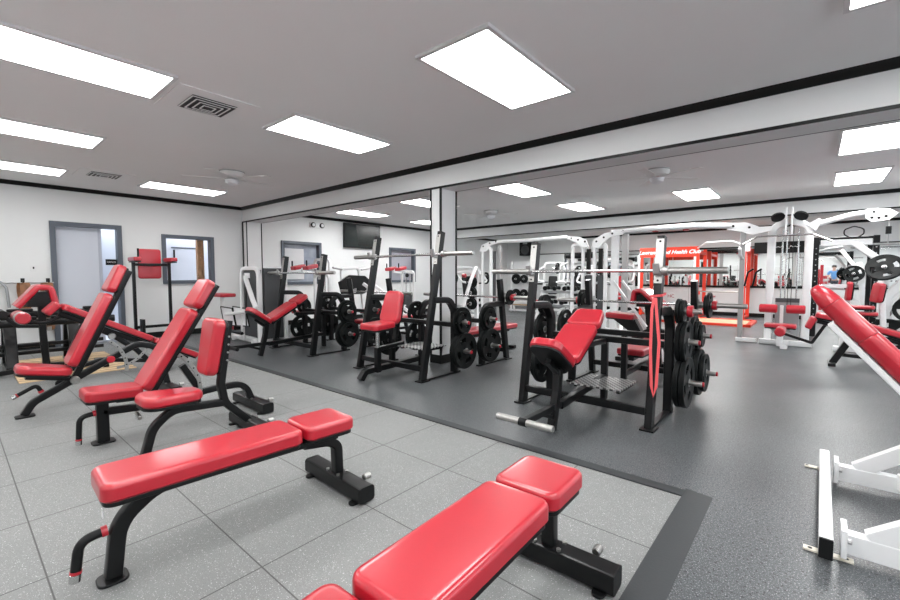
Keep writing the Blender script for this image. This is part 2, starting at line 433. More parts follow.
def in1(w, y0, y1, z0, z1):
    m = M(); m.box((XL - .75, 3.6, 1.4), (.04, 2.6, 2.8), .003); struct('office_wall', m, PALE, w)
    m = M(); m.box((XL - .22, y1 - .16, 1.45), (.10, .13, 2.7), .003); struct('wood_post', m, BRN, w)
    m = M(); m.box((XL - .73, y0 + .55, 1.85), (.02, .9, .03), .003); struct('picture_rail', m, SLATE, w)
    m = M(); m.box((XL - .52, 3.3, 2.30), (.30, 1.6, .04), .003); struct('office_light', m, DIM, w)
window(1, 2.90, 3.80, 1.11, 2.03, in1)
GLZ = mat('hazy_blue_film', (.30, .33, .40), .15, coat=.5, noise=(4, (.45, .48, .55), .8))
def in2(w, y0, y1, z0, z1):
    m = M(); m.box((XL - .12, (y0+y1)/2, (z0+z1)/2), (.03, y1-y0, z1-z0), .001); struct('window_film', m, GLZ, w)
    m = M(); m.box((XL - .085, y0 + .36, z0 + .48), (.02, .52, .78), .002); struct('white_blind', m, PAPER, w)
window(2, 5.44, 6.48, 1.05, 2.06, in2)
def in3(w, y0, y1, z0, z1):
    m = M(); m.box((XL - .12, (y0+y1)/2, (z0+z1)/2), (.03, y1-y0, z1-z0), .001); struct('window_film', m, mat('pale_film', (.42, .42, .48), .2, coat=.4), w)
window(3, 8.96, 10.01, 1.06, 2.06, in3)

# wall switch plate
t = thing('light_switch', 'small white wall switch plate left of the slate door', 'switch', (XL + .001, .98, 1.36))
M((XL+.001, .98, 1.36)).box((XL + .006, .98, 1.36), (.01, .075, .12), .003).build('plate', WALL, t)
M((XL+.001, .98, 1.36)).box((XL + .013, .98, 1.37), (.008, .02, .035), .002).build('toggle', BLKM, t)

# television
o = (XL + .04, 7.85, 2.36)
t = thing('television', 'black flat screen television mounted high on the left wall', 'television', o)
M(o).box((XL + .07, 7.85, 2.36), (.05, 1.29, .68), .006).build('casing', BLKM, t)
M(o).box((XL + .098, 7.85, 2.365), (.006, 1.24, .61), .002).build('screen', SCR, t)
M(o).box((XL + .02, 7.85, 2.36), (.04, .4, .3), .004).build('wall_bracket', BLKM, t)
# emergency light
o = (XL + .005, 6.39, 2.55)
t = thing('emergency_light', 'white twin-lamp emergency light high on the wall above the window', 'emergency light', o)
M(o).box((XL + .03, 6.39, 2.55), (.05, .40, .13), .01).build('housing', WHT, t)
for s in (-1, 1):
    l = M(o).lathe((XL + .055, 6.39 + s*.13, 2.55), (1, 0, 0), [(.062, 0), (.068, .03), (.05, .045)], 18).build('lamp_head', BLKM, t)
    M(o).lathe((XL + .10, 6.39 + s*.13, 2.55), (1, 0, 0), [(.045, 0), (.03, .01)], 18).build('lens', PAPER, l)

# ceiling lights: recessed panels standing a little proud of the ceiling
LG = 'flat ceiling light panels'
LAMPN, LAMPB, LAMPC = [mat('lamp_diffuser', (1, 1, 1), .5, emit=((1, 1, .99), e)) for e in (7.5, 17, 25)]
def panel(x, y, label, L=1.19, Wd=.57, z=CZ):
    o = (x, y, z)
    t = thing('ceiling_light', label, 'ceiling light', o, 0, LG)
    m = M(o); f = .03; h = .022
    for s in (-1, 1):
        m.box((x + s*(Wd/2 + f/2), y, z - h/2), (f, L + 2*f, h), .003)
        m.box((x, y + s*(L/2 + f/2), z - h/2), (Wd, f, h), .003)
    m.build('frame', FRM, t)
    M(o).box((x, y, z - .010), (Wd, L, .016), .002).build('diffuser', LAMPC if y > 11 else LAMPB if y > 5 else LAMPN if x < -8 else LAMP, t)
LA = [(-4.13, .62, 'large ceiling light panel at the upper left edge of the view, nearest of its row'),
      (-6.41, .62, 'middle one of the three ceiling panels along the left edge of the view'),
      (-8.65, .62, 'farthest of the three ceiling panels along the left edge, just above the door wall'),
      (-8.62, 2.84, 'ceiling panel nearest the far left corner, beside the ceiling fan'),
      (-4.13, 2.84, 'ceiling panel right of the square air vent, in front of the first beam'),
      (-1.89, 2.84, 'largest ceiling panel at top centre of the view'),
      (.38, 2.84, 'ceiling panel cut off by the top right edge of the view')]
for a in LA: panel(*a)
LB = [(-8.66, 6.84, 'ceiling panel above the television, behind the first beam'),
      (-6.38, 6.84, 'ceiling panel left of the column, just behind the first beam'),
      (-8.66, 9.35, 'smaller ceiling panel left of the column, far behind the first beam'),
      (-4.12, 6.84, 'ceiling panel right of the column, nearer of the pair there'),
      (-4.06, 9.35, 'ceiling panel right of the column, farther of the pair there'),
      (-1.77, 9.35, 'single ceiling panel above the barbell rack with the red band'),
      (-1.92, 6.84, None),
      (.46, 6.84, 'large bright ceiling panel at the right edge of the view behind the first beam'),
      (.48, 9.35, 'smaller ceiling panel at the right edge of the view in front of the second beam')]
for a in LB:
    if a[2]: panel(*a)
LC = [(-4.3, 12.9, 'low ceiling panel past the second beam, above the wall speaker'),
      (-1.8, 12.9, 'low ceiling panel past the second beam, left of the white pulldown tower'),
      (.55, 12.9, 'low ceiling panel past the second beam, right of the white pulldown tower'),
      (-6.9, 12.9, 'low ceiling panel past the second beam, farthest left')]
for x, y, l in LC: panel(x, y, l, z=CZ2)
# panels behind and beside the photographer; rear row added to light the room
RN = {(-1.89, .62): 'left above the camera', (.38, .62): 'right above the camera', (2.7, .62): 'near the right wall', (2.7, 2.84): 'right, before the first beam', (2.7, 6.84): 'right, behind the first beam', (2.7, 9.35): 'right, before the second beam', (.4, -2.2): 'fifth added along the front wall', (-2.0, -2.2): 'fourth added along the front wall', (-4.4, -2.2): 'third added along the front wall', (-6.9, -2.2): 'second added along the front wall', (-9.3, -2.2): 'first added along the front wall', (2.9, -2.2): 'last added along the front wall'}
for x, y in ((-1.89, .62), (.38, .62), (2.7, .62), (2.7, 2.84), (-6.9, 3.9), (2.7, 6.84), (2.7, 9.35), (.4, -2.2), (-2.0, -2.2), (-4.4, -2.2), (-6.9, -2.2), (-9.3, -2.2), (2.9, -2.2)):
    if (x, y) == (-6.9, 3.9): continue
    panel(x, y, {-3.6: 'row'}.get(y, 'ceiling light panel seen only in the back mirror, %s' % RN[(x, y)]))

# square air vents
def vent(x, y, label, s=.5):
    o = (x, y, CZ); t = thing('air_vent', label, 'air vent', o, 0, 'square ceiling air vents')
    m = M(o); m.box((x, y, CZ - .004), (s + .16, s + .16, .008), .002); m.build('frame', CEIL, t)
    M(o).box((x, y, CZ - .011), (s*.74, s*.74, .006), .001).build('throat', TRIM, t)
    m = M(o)
    for k in range(4):
        a = s/2*.74 - k * .045
        for sx, sy in ((1, 0), (-1, 0), (0, 1), (0, -1)):
            if sx: m.beam((x + sx*a, y - a, CZ - .020 - k*.003), (x + sx*a, y + a, CZ - .020 - k*.003), .012, .004, .001)
            else: m.beam((x - a, y + sy*a, CZ - .020 - k*.003), (x + a, y + sy*a, CZ - .020 - k*.003), .012, .004, .001)
    m.build('louvre', CEIL, t)
vent(-4.27, 1.62, 'square ceiling air vent between the ceiling panels, nearer the camera')
vent(-8.39, 1.66, 'square ceiling air vent near the door wall')
# ceiling fans
FAN = mat('white_fan', (.84, .84, .83), .5)
def fan(x, y, label, rz):
    o = (x, y, CZ); t = thing('ceiling_fan', label, 'ceiling fan', o, rz, 'white hugger ceiling fans')
    M().lathe((0, 0, -.10), (0, 0, 1), [(.10, 0), (.15, .02), (.17, .06), (.17, .10)], 28).build('motor_housing', FAN, t)
    M().lathe((0, 0, -.018), (0, 0, 1), [(.175, 0), (.175, .012)], 28).build('dark_ring', STLD, t)
    M().lathe((0, 0, -.21), (0, 0, 1), [(.03, 0), (.085, .03), (.10, .08), (.06, .11)], 24).build('light_globe', PAPER, t)
    for k in range(5):
        a = 2*PI*k/5; c, s = math.cos(a), math.sin(a)
        b = M().pad((c*.2, s*.2, -.115), (c*.66, s*.66, -.115), (0, 0, 1), .10, .008, .03, .003, .13).build('blade', FAN, t)
        M().beam((c*.08, s*.08, -.108), (c*.26, s*.26, -.108), .03, .008, .002).build('blade_arm', FAN, b)
fan(-6.69, 2.85, 'white ceiling fan in front of the first beam near the far left corner', .4)
fan(-1.82, 6.83, 'white ceiling fan behind the first beam on the right', .9)
fan(-5.99, 8.57, 'white ceiling fan behind the column, far from the camera', .2)

# back wall mirrors: frame rail and panels
for i, (x0, x1) in enumerate(((-8.75, -7.0), (-6.99, -5.45), (-5.42, -3.6), (-3.59, -1.8), (-1.79, 0), (.01, 1.8), (1.81, 3.6), (3.61, 5.4))):
    m = M(); m.box(((x0+x1)/2, YF - .006, 1.49), (x1-x0, .01, 1.14), .001)
    tag(m.build('wall_mirror', MIR), ['leftmost mirror panel of the back wall', 'second mirror panel from the left on the back wall', 'mirror panel behind the left half of the red rack', 'mirror panel behind the right half of the red rack',
        'mirror panel behind the white pulldown tower', 'mirror panel at the right, in which the blue-shirted person shows', 'mirror panel right of the picture edge on the back wall', 'mirror panel farthest right on the back wall'][i], 'mirror', 'mirror panels along the back wall')
m = M(); m.box(((-8.75+5.4)/2, YF - .018, .895), (14.15, .036, .06), .003); struct('trim_30', m, TRIM)
m = M(); m.box(((-8.75+5.4)/2, YF - .012, 2.085), (14.15, .024, .03), .003); struct('trim_31', m, TRIM)
# seams of the white panelling under the mirrors
SE = mat('panel_seam_grey', (.45, .45, .45), .6)
m = M()
for x in (-7.6, -6.1, -4.6, -3.1, -1.6, -.1, 1.4): m.box((x, YF - .004, .49), (.012, .008, .75), .001)
struct('trim_32', m, SE)
# ================================================================= FREE BENCHES ON THE TILE FIELD
def cushion(parent, p, q, n, w, th=.075, w2=None, name='back_pad', red=None, o=(0, 0, 0), rc=.045, re=.022, back=.018):
    p, q = V(p), V(q); l = unit(q - p); nn = unit(V(n) - l * V(n).dot(l))
    a = M(o).pad(p, q, nn, w, th, rc, re, w2).build(name, red or RED, parent)
    b = M(o).pad(p - nn*back + l*.008, q - nn*back - l*.008, nn, w - .016, back + .002, rc, .004, (w2 or w) - .016).build('backing_board', BLKM, a)
    return a
def base_bar(parent, x, y, o=(0, 0, 0), half=.30, h=.085, wheels=True, z=FZ):
    """transverse rear foot with end caps, foot plates and bolts"""
    m = M(o); m.beam((x-half, y, z+.012+h/2), (x+half, y, z+.012+h/2), .10, h, .016); b = m.build('rear_foot', BLK, parent)
    for s in (-1, 1):
        m = M(o); m.pad((x+s*(half-.05), y-.075, z), (x+s*(half-.05), y+.075, z), (0, 0, 1), .05, .012, .024, .003); m.build('foot_plate', BLKM, b)
        m = M(o); m.beam((x+s*(half-.004), y, z+.012+h/2), (x+s*(half+.008), y, z+.012+h/2), .102, h+.002, .018); m.build('end_cap', BLKM, b)
        m = M(o); m.cyl((x+s*.055, y-.03, z+h+.008), (x+s*.055, y-.03, z+h+.020), .010, 8); m.cyl((x+s*.055, y+.03, z+h+.008), (x+s*.055, y+.03, z+h+.020), .010, 8); m.build('bolt', STL, b)
    m = M(o); m.cyl((x+half-.10, y+.055, z+h+.01), (x+half-.10, y+.10, z+h+.01), .018, 14, .004); m.build('pull_pin', STL, b)
    return b
def handle(parent, pts, o=(0, 0, 0), r=.018):
    pts = [V(p) for p in pts]; f = fillet(pts, .09, 8)
    h = M(o).tube(f, r, 0, 12).build('lift_handle', BLKM, parent)
    d = unit(f[-1] - f[-2])
    M(o).cyl(f[-1], f[-1] + d*.035, r+.001, 14, .003).build('chrome_tip', CHR, h)
    M(o).cyl(f[-1] - d*.010, f[-1], r+.002, 14).build('red_ring', RED, h)
    d0 = unit(f[1] - f[0]); M(o).cyl(f[0], f[0] + d0*.02, r+.004, 14).build('red_collar', RED, h)
    return h

def flat_bench(name, label, x, y, rz, seat=None, zt=.45):
    """long axis +y; y=0 near end of the main pad"""
    t = thing(name, label, 'bench', (x, y, FZ), rz)
    zb = zt - .075 - FZ
    if seat:
        cushion(t, (0, seat[0], zb - .025), (0, seat[1], zb - .025), (0, 0, 1), .34, .075, name='seat_pad', red=REDD, w2=.37)
        y0, L = .01, .71
    else: y0, L = 0, .83
    cushion(t, (0, y0, zb), (0, L, zb), (0, 0, 1), .275, .075, name='back_pad')
    cushion(t, (0, L+.02, zb), (0, L+.31, zb), (0, 0, 1), .275, .072, name='head_pad')
    fy = -.30 if seat else .045
    zs = zb - .045
    sp = M().path([(0, fy, .02), (0, fy + .025, .24), (0, fy + .16, zs + .012), (0, L + .26, zs)], .06, .06, .17, .012).build('spine', BLK, t)
    M().box((0, (L + .31)/2, zb - .025), (.16, L + .15, .012), .003).build('mounting_plate', BLKM, sp)
    m = M(); m.pad((0, fy - .055, 0), (0, fy + .05, 0), (0, 0, 1), .10, .012, .03, .004); m.build('front_foot_plate', BLKM, t)
    M().path([(0, L + .06, zs - .01), (0, L + .20, zs - .03), (0, L + .265, .26), (0, L + .27, .09)], .06, .055, .12, .012).build('rear_leg', BLK, t)
    base_bar(t, 0, L + .27, z=0, half=.28)
    handle(t, [(0, fy - .012, .215), (0, fy - .10, .205), (0, fy - .115, .085)])
    m = M(); m.box((0, fy - .026, .29), (.022, .003, .035), .001); m.build('maker_badge', PAPER, t)
    if seat:
        M().cyl((.0, .25, zs - .03), (.09, .25, zs - .03), .012, 10, .002).build('adjusting_pin', STLD, t)
    return t
flat_bench('flat_bench', 'red two-piece flat bench on black curved legs, crosswise in the middle foreground', -2.15, .35, -.045)
flat_bench('adjustable_bench', 'red flat bench with separate dark red seat pad, nearest the camera at bottom centre', -.80, .66, .03, seat=(-.42, .0))

# upright utility bench
o = (-3.43, .82, FZ); X0 = -3.43
t = thing('utility_bench', 'short upright red seat bench between the flat bench and the incline benches', 'bench', o)
cushion(t, (X0, .80, .365), (X0, 1.19, .345), (0, 0, 1), .30, .075, .22, 'seat_pad', o=o, rc=.09, re=.035)
cushion(t, (X0, 1.275, .50), (X0, 1.345, .92), (0, -1, .14), .22, .085, .26, 'back_pad', o=o, rc=.06, re=.03)
M(o).path([(X0, .83, .02), (X0, .88, .20), (X0, 1.0, .30), (X0, 1.34, .275)], .06, .055, .16, .012).build('spine', BLK, t)
M(o).path([(X0, 1.40, .90), (X0, 1.33, .42), (X0, 1.355, .27), (X0, 1.53, .09)], .06, .055, .14, .012).build('back_post', BLK, t)
m = M(o); m.pad((X0, .77, FZ), (X0, .89, FZ), (0, 0, 1), .11, .012, .03, .004); m.build('front_foot_plate', BLKM, t)
base_bar(t, X0, 1.55, o, half=.28)
for k in range(4):
    pass
for k in range(4): M(o).cyl((X0 + .028, 1.372 + k*.006, .60 + k*.06), (X0 + .036, 1.372 + k*.006, .60 + k*.06), .008, 8).build('bolt', STL, t)

# incline bench with ladder arc
def arc_plate(parent, o, x, c, R, a0, a1, w=.032, name='ladder_arc'):
    m = M(o); n = 16; pts = []
    for k in range(n + 1):
        a = math.radians(a0 + (a1 - a0)*k/n); pts.append((x, c[0] + R*math.cos(a), c[1] + R*math.sin(a)))
    m.sweep(pts, rrect(.012, w, .002), (1, 0, 0)); a = m.build(name, STL, parent)
    for k in range(1, n, 3):
        p = V(pts[k]); M(o).cyl(p + V((.0055, 0, 0)), p + V((.0072, 0, 0)), .0065, 10).build('pin_hole', TRIM, a)
o = (-4.0, .70, FZ); X0 = -4.0
t = thing('incline_bench', 'red incline bench with steeply raised back and level seat, behind the utility bench', 'bench', o)
cushion(t, (X0, .60, .345), (X0, .95, .325), (0, 0, 1), .27, .075, .27, 'seat_pad', red=REDD, o=o)
d = unit(V((0, .52, .86))); nb = V((0, -.86, .52))
p0 = V((X0, .995, .345))
cushion(t, p0, p0 + d*.70, nb, .27, .075, .27, 'back_pad', o=o)
cushion(t, p0 + d*.72, p0 + d*.98, nb, .27, .075, .25, 'head_pad', o=o)
M(o).beam(p0 - nb*.045 - d*.03, p0 - nb*.045 + d*.98, .06, .05, .01).build('back_rail', BLK, t)
M(o).beam((X0, .715, .015), (X0, .715, .33), .06, .075, .008).build('front_leg', BLK, t)
m = M(o); m.pad((X0, .645, FZ), (X0, .785, FZ), (0, 0, 1), .12, .012, .03, .004); m.build('front_foot_plate', BLKM, t)
M(o).path([(X0, .72, .235), (X0, 1.0, .215), (X0, 1.5, .255), (X0, 1.76, .25), (X0, 1.83, .06)], .06, .055, .14, .012).build('spine', BLK, t)
M(o).beam((X0, .80, .30), (X0, 1.02, .285), .05, .03, .006).build('seat_rail', BLK, t)
base_bar(t, X0, 1.83, o, half=.30)
handle(t, [(X0, .68, .235), (X0, .585, .225), (X0, .575, .06)], o)
arc_plate(t, o, X0 + .045, (.97, .28), .40, 52, -2)
M(o).cyl((X0 - .02, .93, .17), (X0 + .08, .93, .15), .016, 12, .003).build('pull_pin', STL, t)
M(o).path([(X0, 1.25, .50), (X0, 1.38, .26), (X0, 1.42, .24)], .045, .05, .05, .008).build('support_strut', BLK, t)
# incline bench on a rising tube
o = (-5.25, .40, FZ); X0 = -5.25
t = thing('incline_bench', 'red incline bench on a rising black tube, seat dipped, by the tan mat', 'bench', o)
cushion(t, (X0, .35, .405), (X0, .72, .325), (0, .2, 1), .30, .075, .27, 'seat_pad', o=o, rc=.08, re=.03)
d = unit(V((0, .415, .91))); nb = unit(V((0, -.91, .415))); p0 = V((X0, .75, .40))
cushion(t, p0, p0 + d*.72, nb, .27, .075, .27, 'back_pad', o=o)
cushion(t, p0 + d*.74, p0 + d*1.02, nb, .27, .075, .22, 'head_pad', o=o)
M(o).beam(p0 - nb*.045 - d*.10, p0 - nb*.045 + d*1.0, .06, .05, .01).build('back_rail', BLK, t)
M(o).beam((X0, .42, .355), (X0, .74, .285), .06, .04, .008).build('seat_rail', BLK, t)
M(o).path([(X0, .40, .02), (X0, .46, .12), (X0, 1.24, .55), (X0, 1.42, .50), (X0, 1.50, .08)], .06, .06, .14, .012).build('spine', BLK, t)
m = M(o); m.pad((X0, .34, FZ), (X0, .47, FZ), (0, 0, 1), .12, .012, .03, .004); m.build('front_foot_plate', BLKM, t)
base_bar(t, X0, 1.50, o, half=.28)
handle(t, [(X0, .52, .20), (X0, .49, .27), (X0, .36, .20)], o, .017)
M(o).cyl((X0 + .03, .745, .275), (X0 + .07, .745, .275), .036, 20, .006).build('pivot_hub', STL, t)
M(o).cyl((X0 - .037, 1.02, .425), (X0 + .037, 1.02, .425), .034, 16, .004).build('red_collar', RED, t)
arc_plate(t, o, X0 + .045, (.80, .34), .34, 52, -8)

# decline sit-up bench
X0 = -6.6; o = (X0, 1.0, FZ)
t = thing('decline_bench', 'long red decline sit-up bench sloping down to the right behind the incline bench', 'bench', o)
d = unit(V((0, 1.45, -.80))); nb = unit(V((0, .80, 1.45)))
p0 = V((X0, .84, .865))
hump = M(o); hump.pad(V((X0, .74, .79)), V((X0, .85, .905)), unit(V((0, -.75, .66))), .28, .07, .03, .02); hump.build('knee_pad', RED, t)
cushion(t, p0, p0 + d*.30, nb, .28, .07, .28, 'thigh_pad', o=o)
cushion(t, p0 + d*.32, p0 + d*.98, nb, .28, .07, .28, 'seat_pad', o=o)
cushion(t, p0 + d*1.0, p0 + d*1.58, nb, .28, .07, .27, 'back_pad', o=o)
M(o).beam(p0 - nb*.05 + d*.02, p0 - nb*.05 + d*1.5, .06, .06, .01).build('bench_rail', BLK, t)
M(o).path([(X0, .90, .80), (X0, .70, .70), (X0, .52, .77)], .035, .035, .12, .008).build('crank_arm', BLK, t)
r1 = M(o).cyl((X0 - .25, .52, .79), (X0 + .25, .52, .79), .062, 20, .012).build('ankle_roller', RED, t)
M(o).lathe((X0 + .10, .52, .79), (1, 0, 0), [(.063, 0), (.067, .006), (.067, .10), (.063, .106)], 20).build('silver_sleeve', STL, r1)
M(o).path([(X0, 1.18, .60), (X0, 1.30, .52), (X0, 1.55, .30), (X0, 1.72, .08)], .06, .06, .12, .01).build('rear_leg', BLK, t)
M(o).path([(X0, 1.05, .68), (X0, .92, .36), (X0, .86, .06)], .06, .06, .12, .01).build('front_leg', BLK, t)
M(o).path([(X0, .88, .14), (X0, 1.2, .22), (X0, 1.66, .14)], .05, .05, .2, .01).build('lower_spine', BLK, t)
base_bar(t, X0, 1.78, o, half=.28)
M(o).cyl((X0 + .03, 1.30, .50), (X0 + .07, 1.30, .50), .04, 18, .006).build('pivot_hub', STL, t)
arc_plate(t, o, X0 + .05, (1.30, .50), .40, -25, -85)
m = M(o); m.beam((X0-.25, .84, .06), (X0+.25, .84, .06), .08, .07, .012); m.build('front_foot', BLK, t)
for s in (-1, 1): M(o).cyl((X0 + s*.24, .78, .05), (X0 + s*.27, .78, .05), .042, 16, .006).build('transport_wheel', BLKM, t)

# preacher-shaped bench behind it
X0 = -7.45; o = (X0, .8, FZ)
t = thing('back_extension_bench', 'peaked red pad bench with black side plate, behind the silver-ended roller at far left', 'bench', o)
M(o).sweep(fillet([(X0, .55, .86), (X0, .74, 1.10), (X0, .86, 1.09), (X0, .90, .88)], .05), rrect(.34, .07, .022)).build('arched_pad', RED, t)
M(o).poly([(X0 - .12, .62, .86), (X0 - .12, .74, 1.04), (X0 - .12, .85, 1.04), (X0 - .12, .86, .84)], (.24, 0, 0)).build('side_plate', BLK, t)
M(o).path([(X0, .78, .90), (X0, .78, .5), (X0, .80, .06)], .08, .07, .05, .01).build('post', BLK, t)
M(o).path([(X0, .30, .05), (X0, .80, .10), (X0, 1.35, .05)], .06, .06, .1, .01).build('floor_spine', BLK, t)
for yy in (.30, 1.35): M(o).beam((X0-.25, yy, .045), (X0+.25, yy, .045), .07, .07, .012).build('cross_foot', BLK, t)
M(o).cyl((X0-.22, .42, .78), (X0+.22, .42, .78), .05, 18, .01).build('leg_roller', BLKM, t)
M(o).path([(X0, .78, .60), (X0, .55, .62), (X0, .42, .78)], .04, .04, .05, .006).build('roller_arm', BLK, t)

# two-tier dumbbell rack, empty, seen end on
X0 = -8.15; o = (X0, .3, FZ)
t = thing('dumbbell_rack', 'long low black storage rack with two rails along the left edge of the view', 'storage rack', o)
for zz, xx in ((.61, .16), (.70, -.16)):
    r = M(o).beam((X0 + xx, -1.3, zz), (X0 + xx, 1.62, zz), .12, .10, .03).build('shelf_rail', BLK, t)
    for k in range(7):
        yk = -.95 + k*.4
        m = M(o); m.pad((X0 + xx, yk - .13, zz + .05), (X0 + xx, yk + .13, zz + .05), (0, 0, 1), .12, .035, .03, .012); m.build('saddle', BLKM, r)
for yy in (-.8, .52, 1.15):
    M(o).path([(X0 + .28, yy, .03), (X0 + .16, yy, .56)], .12, .09, 0, .012, W=(0, 1, 0)).build('front_post', BLK, t)
    M(o).path([(X0 - .30, yy, .03), (X0 - .16, yy, .66)], .12, .09, 0, .012, W=(0, 1, 0)).build('rear_post', BLK, t)
    M(o).beam((X0 - .33, yy, .025), (X0 + .33, yy, .025), .13, .05, .01).build('floor_foot', BLK, t)
for zz in (.20, .30): M(o).beam((X0 + .05, -1.1, zz), (X0 + .05, 1.5, zz), .05, .05, .01).build('lower_rail', BLK, t)

# tan patterned mat
o = (-8.0, 1.0, FZ)
t = M((0, 0, 0)); t.poly([(-8.75, .52, FZ), (-6.9, .50, FZ), (-6.9, 1.62, FZ), (-8.75, 1.62, FZ)], (0, 0, .012))
t = t.build('floor_mat', RUG); tag(t, 'tan floor mat with dark swirling lines on the grey tiles', 'mat')

# wall rail with hooks, leather belts and a bent bar
o = (XL + .02, .6, 1.12)
t = thing('hook_rail', 'thin steel rail with black hooks on the wall left of the door', 'rail', o)
M(o).cyl((XL + .05, .05, 1.12), (XL + .05, 1.22, 1.12), .012, 10).build('rail', STLD, t)
for k in range(4):
    yy = .22 + k*.31
    h = M(o).path([(XL + .01, yy, 1.16), (XL + .09, yy, 1.12), (XL + .12, yy, 1.16)], .018, .018, .02, .003).build('hook', BLK, t)
    M(o).box((XL + .01, yy, 1.16), (.02, .05, .07), .004).build('hook_plate', BLK, h)
def belt(y, z, L, w, label):
    o = (XL + .13, y, z); m = M(o)
    n = 20; pts = []
    for k in range(n): 
        a = 2*PI*k/n; pts.append((XL + .12 + .035*math.sin(a), y + .02*math.sin(2*a), z - L/2 + L/2*math.cos(a)))
    m.sweep(pts, rrect(w, .008, .002), (0, 1, 0), closed=True)
    b = m.build('lifting_belt', LEA); tag(b, label, 'belt', 'leather lifting belts on the hook rail')
    M(o).box((XL + .16, y, z - L + .02), (.02, .06, .07), .006).build('buckle', STL, b)
    return b
belt(.84, 1.12, .62, .13, 'brown leather lifting belt hanging from the hook rail behind the roller end')
belt(1.12, 1.12, .80, .13, 'brown leather lifting belt hanging from the hook rail nearer the door')
o = (XL + .12, .5, 1.14)
b = M(o).tube([(XL + .10, .40, 1.14), (XL + .10, .56, 1.16), (XL + .12, .64, 1.05), (XL + .12, .66, .72)], .02, .1).build('grey_hanging_bar', GRYM)
tag(b, 'bent grey bar hanging on the hook rail at the left edge', 'bar')

# vertical knee raise station by the left wall
X0 = -9.35; o = (X0, 2.3, 0)
t = thing('knee_raise_station', 'tall black-legged knee raise station with red back pad, beside the door', 'exercise station', o)
for yy in (2.21, 2.77):
    M(o).beam((X0, yy, .02), (X0, yy, 1.50), .05, .05, .008).build('post', BLK, t)
    a = M(o).pad((X0 - .12, yy, 1.50), (X0 + .30, yy, 1.50), (0, 0, 1), .12, .07, .03, .02).build('arm_pad', RED, t)
    M(o).box((X0 + .10, yy, 1.485), (.40, .09, .02), .003).build('pad_bracket', BLK, a)
    M(o).cyl((X0 + .24, yy + .02, 1.50), (X0 + .24, yy + .02, 1.72), .016, 12, .004).build('hand_grip', BLKM, a)
    M(o).beam((X0 - .35, yy, .03), (X0 + .35, yy, .03), .06, .06, .01).build('floor_foot', BLK, t)
    M(o).box((X0 + .10, yy + .08, .24), (.16, .05, .42), .01).build('step_bracket', BLK, t)
M(o).beam((X0, 2.21, .30), (X0, 2.77, .30), .05, .05, .008).build('cross_brace', BLK, t)
M(o).beam((X0 - .04, 2.21, 1.44), (X0 - .04, 2.77, 1.44), .05, .05, .008).build('top_brace', BLK, t)
cushion(t, (X0 - .30, 2.53, 1.18), (X0 - .30, 2.53, 1.74), (1, 0, .06), .37, .06, .37, 'back_pad', o=o, red=RED)
M(o).beam((X0 - .33, 2.53, 1.44), (X0 - .04, 2.53, 1.44), .05, .05, .008).build('pad_arm', BLK, t)
# ================================================================= BARBELL STATIONS
def barbell(label, x, y, z, L=2.10, rz=0, group='long steel barbells on the racks'):
    t = thing('barbell', label, 'barbell', (x, y, z), rz)
    sl = .42; s0 = L/2 - sl
    M().cyl((-s0, 0, 0), (s0, 0, 0), .0145, 14).build('shaft', CHR, t)
    for s in (-1, 1):
        a = M().lathe((s*s0, 0, 0), (s, 0, 0), [(.016, -.02), (.040, -.02), (.040, .012), (.026, .016), (.026, sl - .006), (.020, sl)], 20).build('sleeve', STL, t)
        M().lathe((s*(s0 - .03), 0, 0), (s, 0, 0), [(.016, -.012), (.030, -.010), (.030, .010)], 16).build('collar_ring', STLD, a)
    return t
PLATES = {}
def plate(x, y, z, R, th, rz, label, slots=3):
    key = (R, th, slots)
    if key not in PLATES:
        b = M().plate((0, 0, 0), (1, 0, 0), R, th, slots).mesh('weight_plate', RUB)
        h = M().lathe((0, 0, 0), (1, 0, 0), [(.027, -th*.52), (.036, -th*.54), (.036, th*.54), (.027, th*.52)], 24).mesh('hub_ring', STLD)
        PLATES[key] = (b, h)
    b, h = PLATES[key]
    o = bpy.data.objects.new('weight_plate', b); COL.objects.link(o); o.location = (x, y, z); o.rotation_euler = (0, 0, rz)
    tag(o, label, 'weight plate', 'black weight plates')
    c = bpy.data.objects.new('hub_ring', h); COL.objects.link(c); c.parent = o
    return o
def clip(x, y, z, label, rz=0):
    t = thing('barbell_clip', label, 'clip', (x, y, z), rz)
    M().lathe((0, 0, 0), (1, 0, 0), [(.028, -.022), (.048, -.022), (.052, 0), (.048, .022), (.028, .022)], 16).build('clamp_ring', RED, t)
    M().box((0, .045, .02), (.03, .03, .06), .006).build('lever', RED, t)
    return t
SIZE = {.225: 'large', .185: 'medium', .17: 'medium', .14: 'small', .11: 'tiny', .10: 'tiny'}

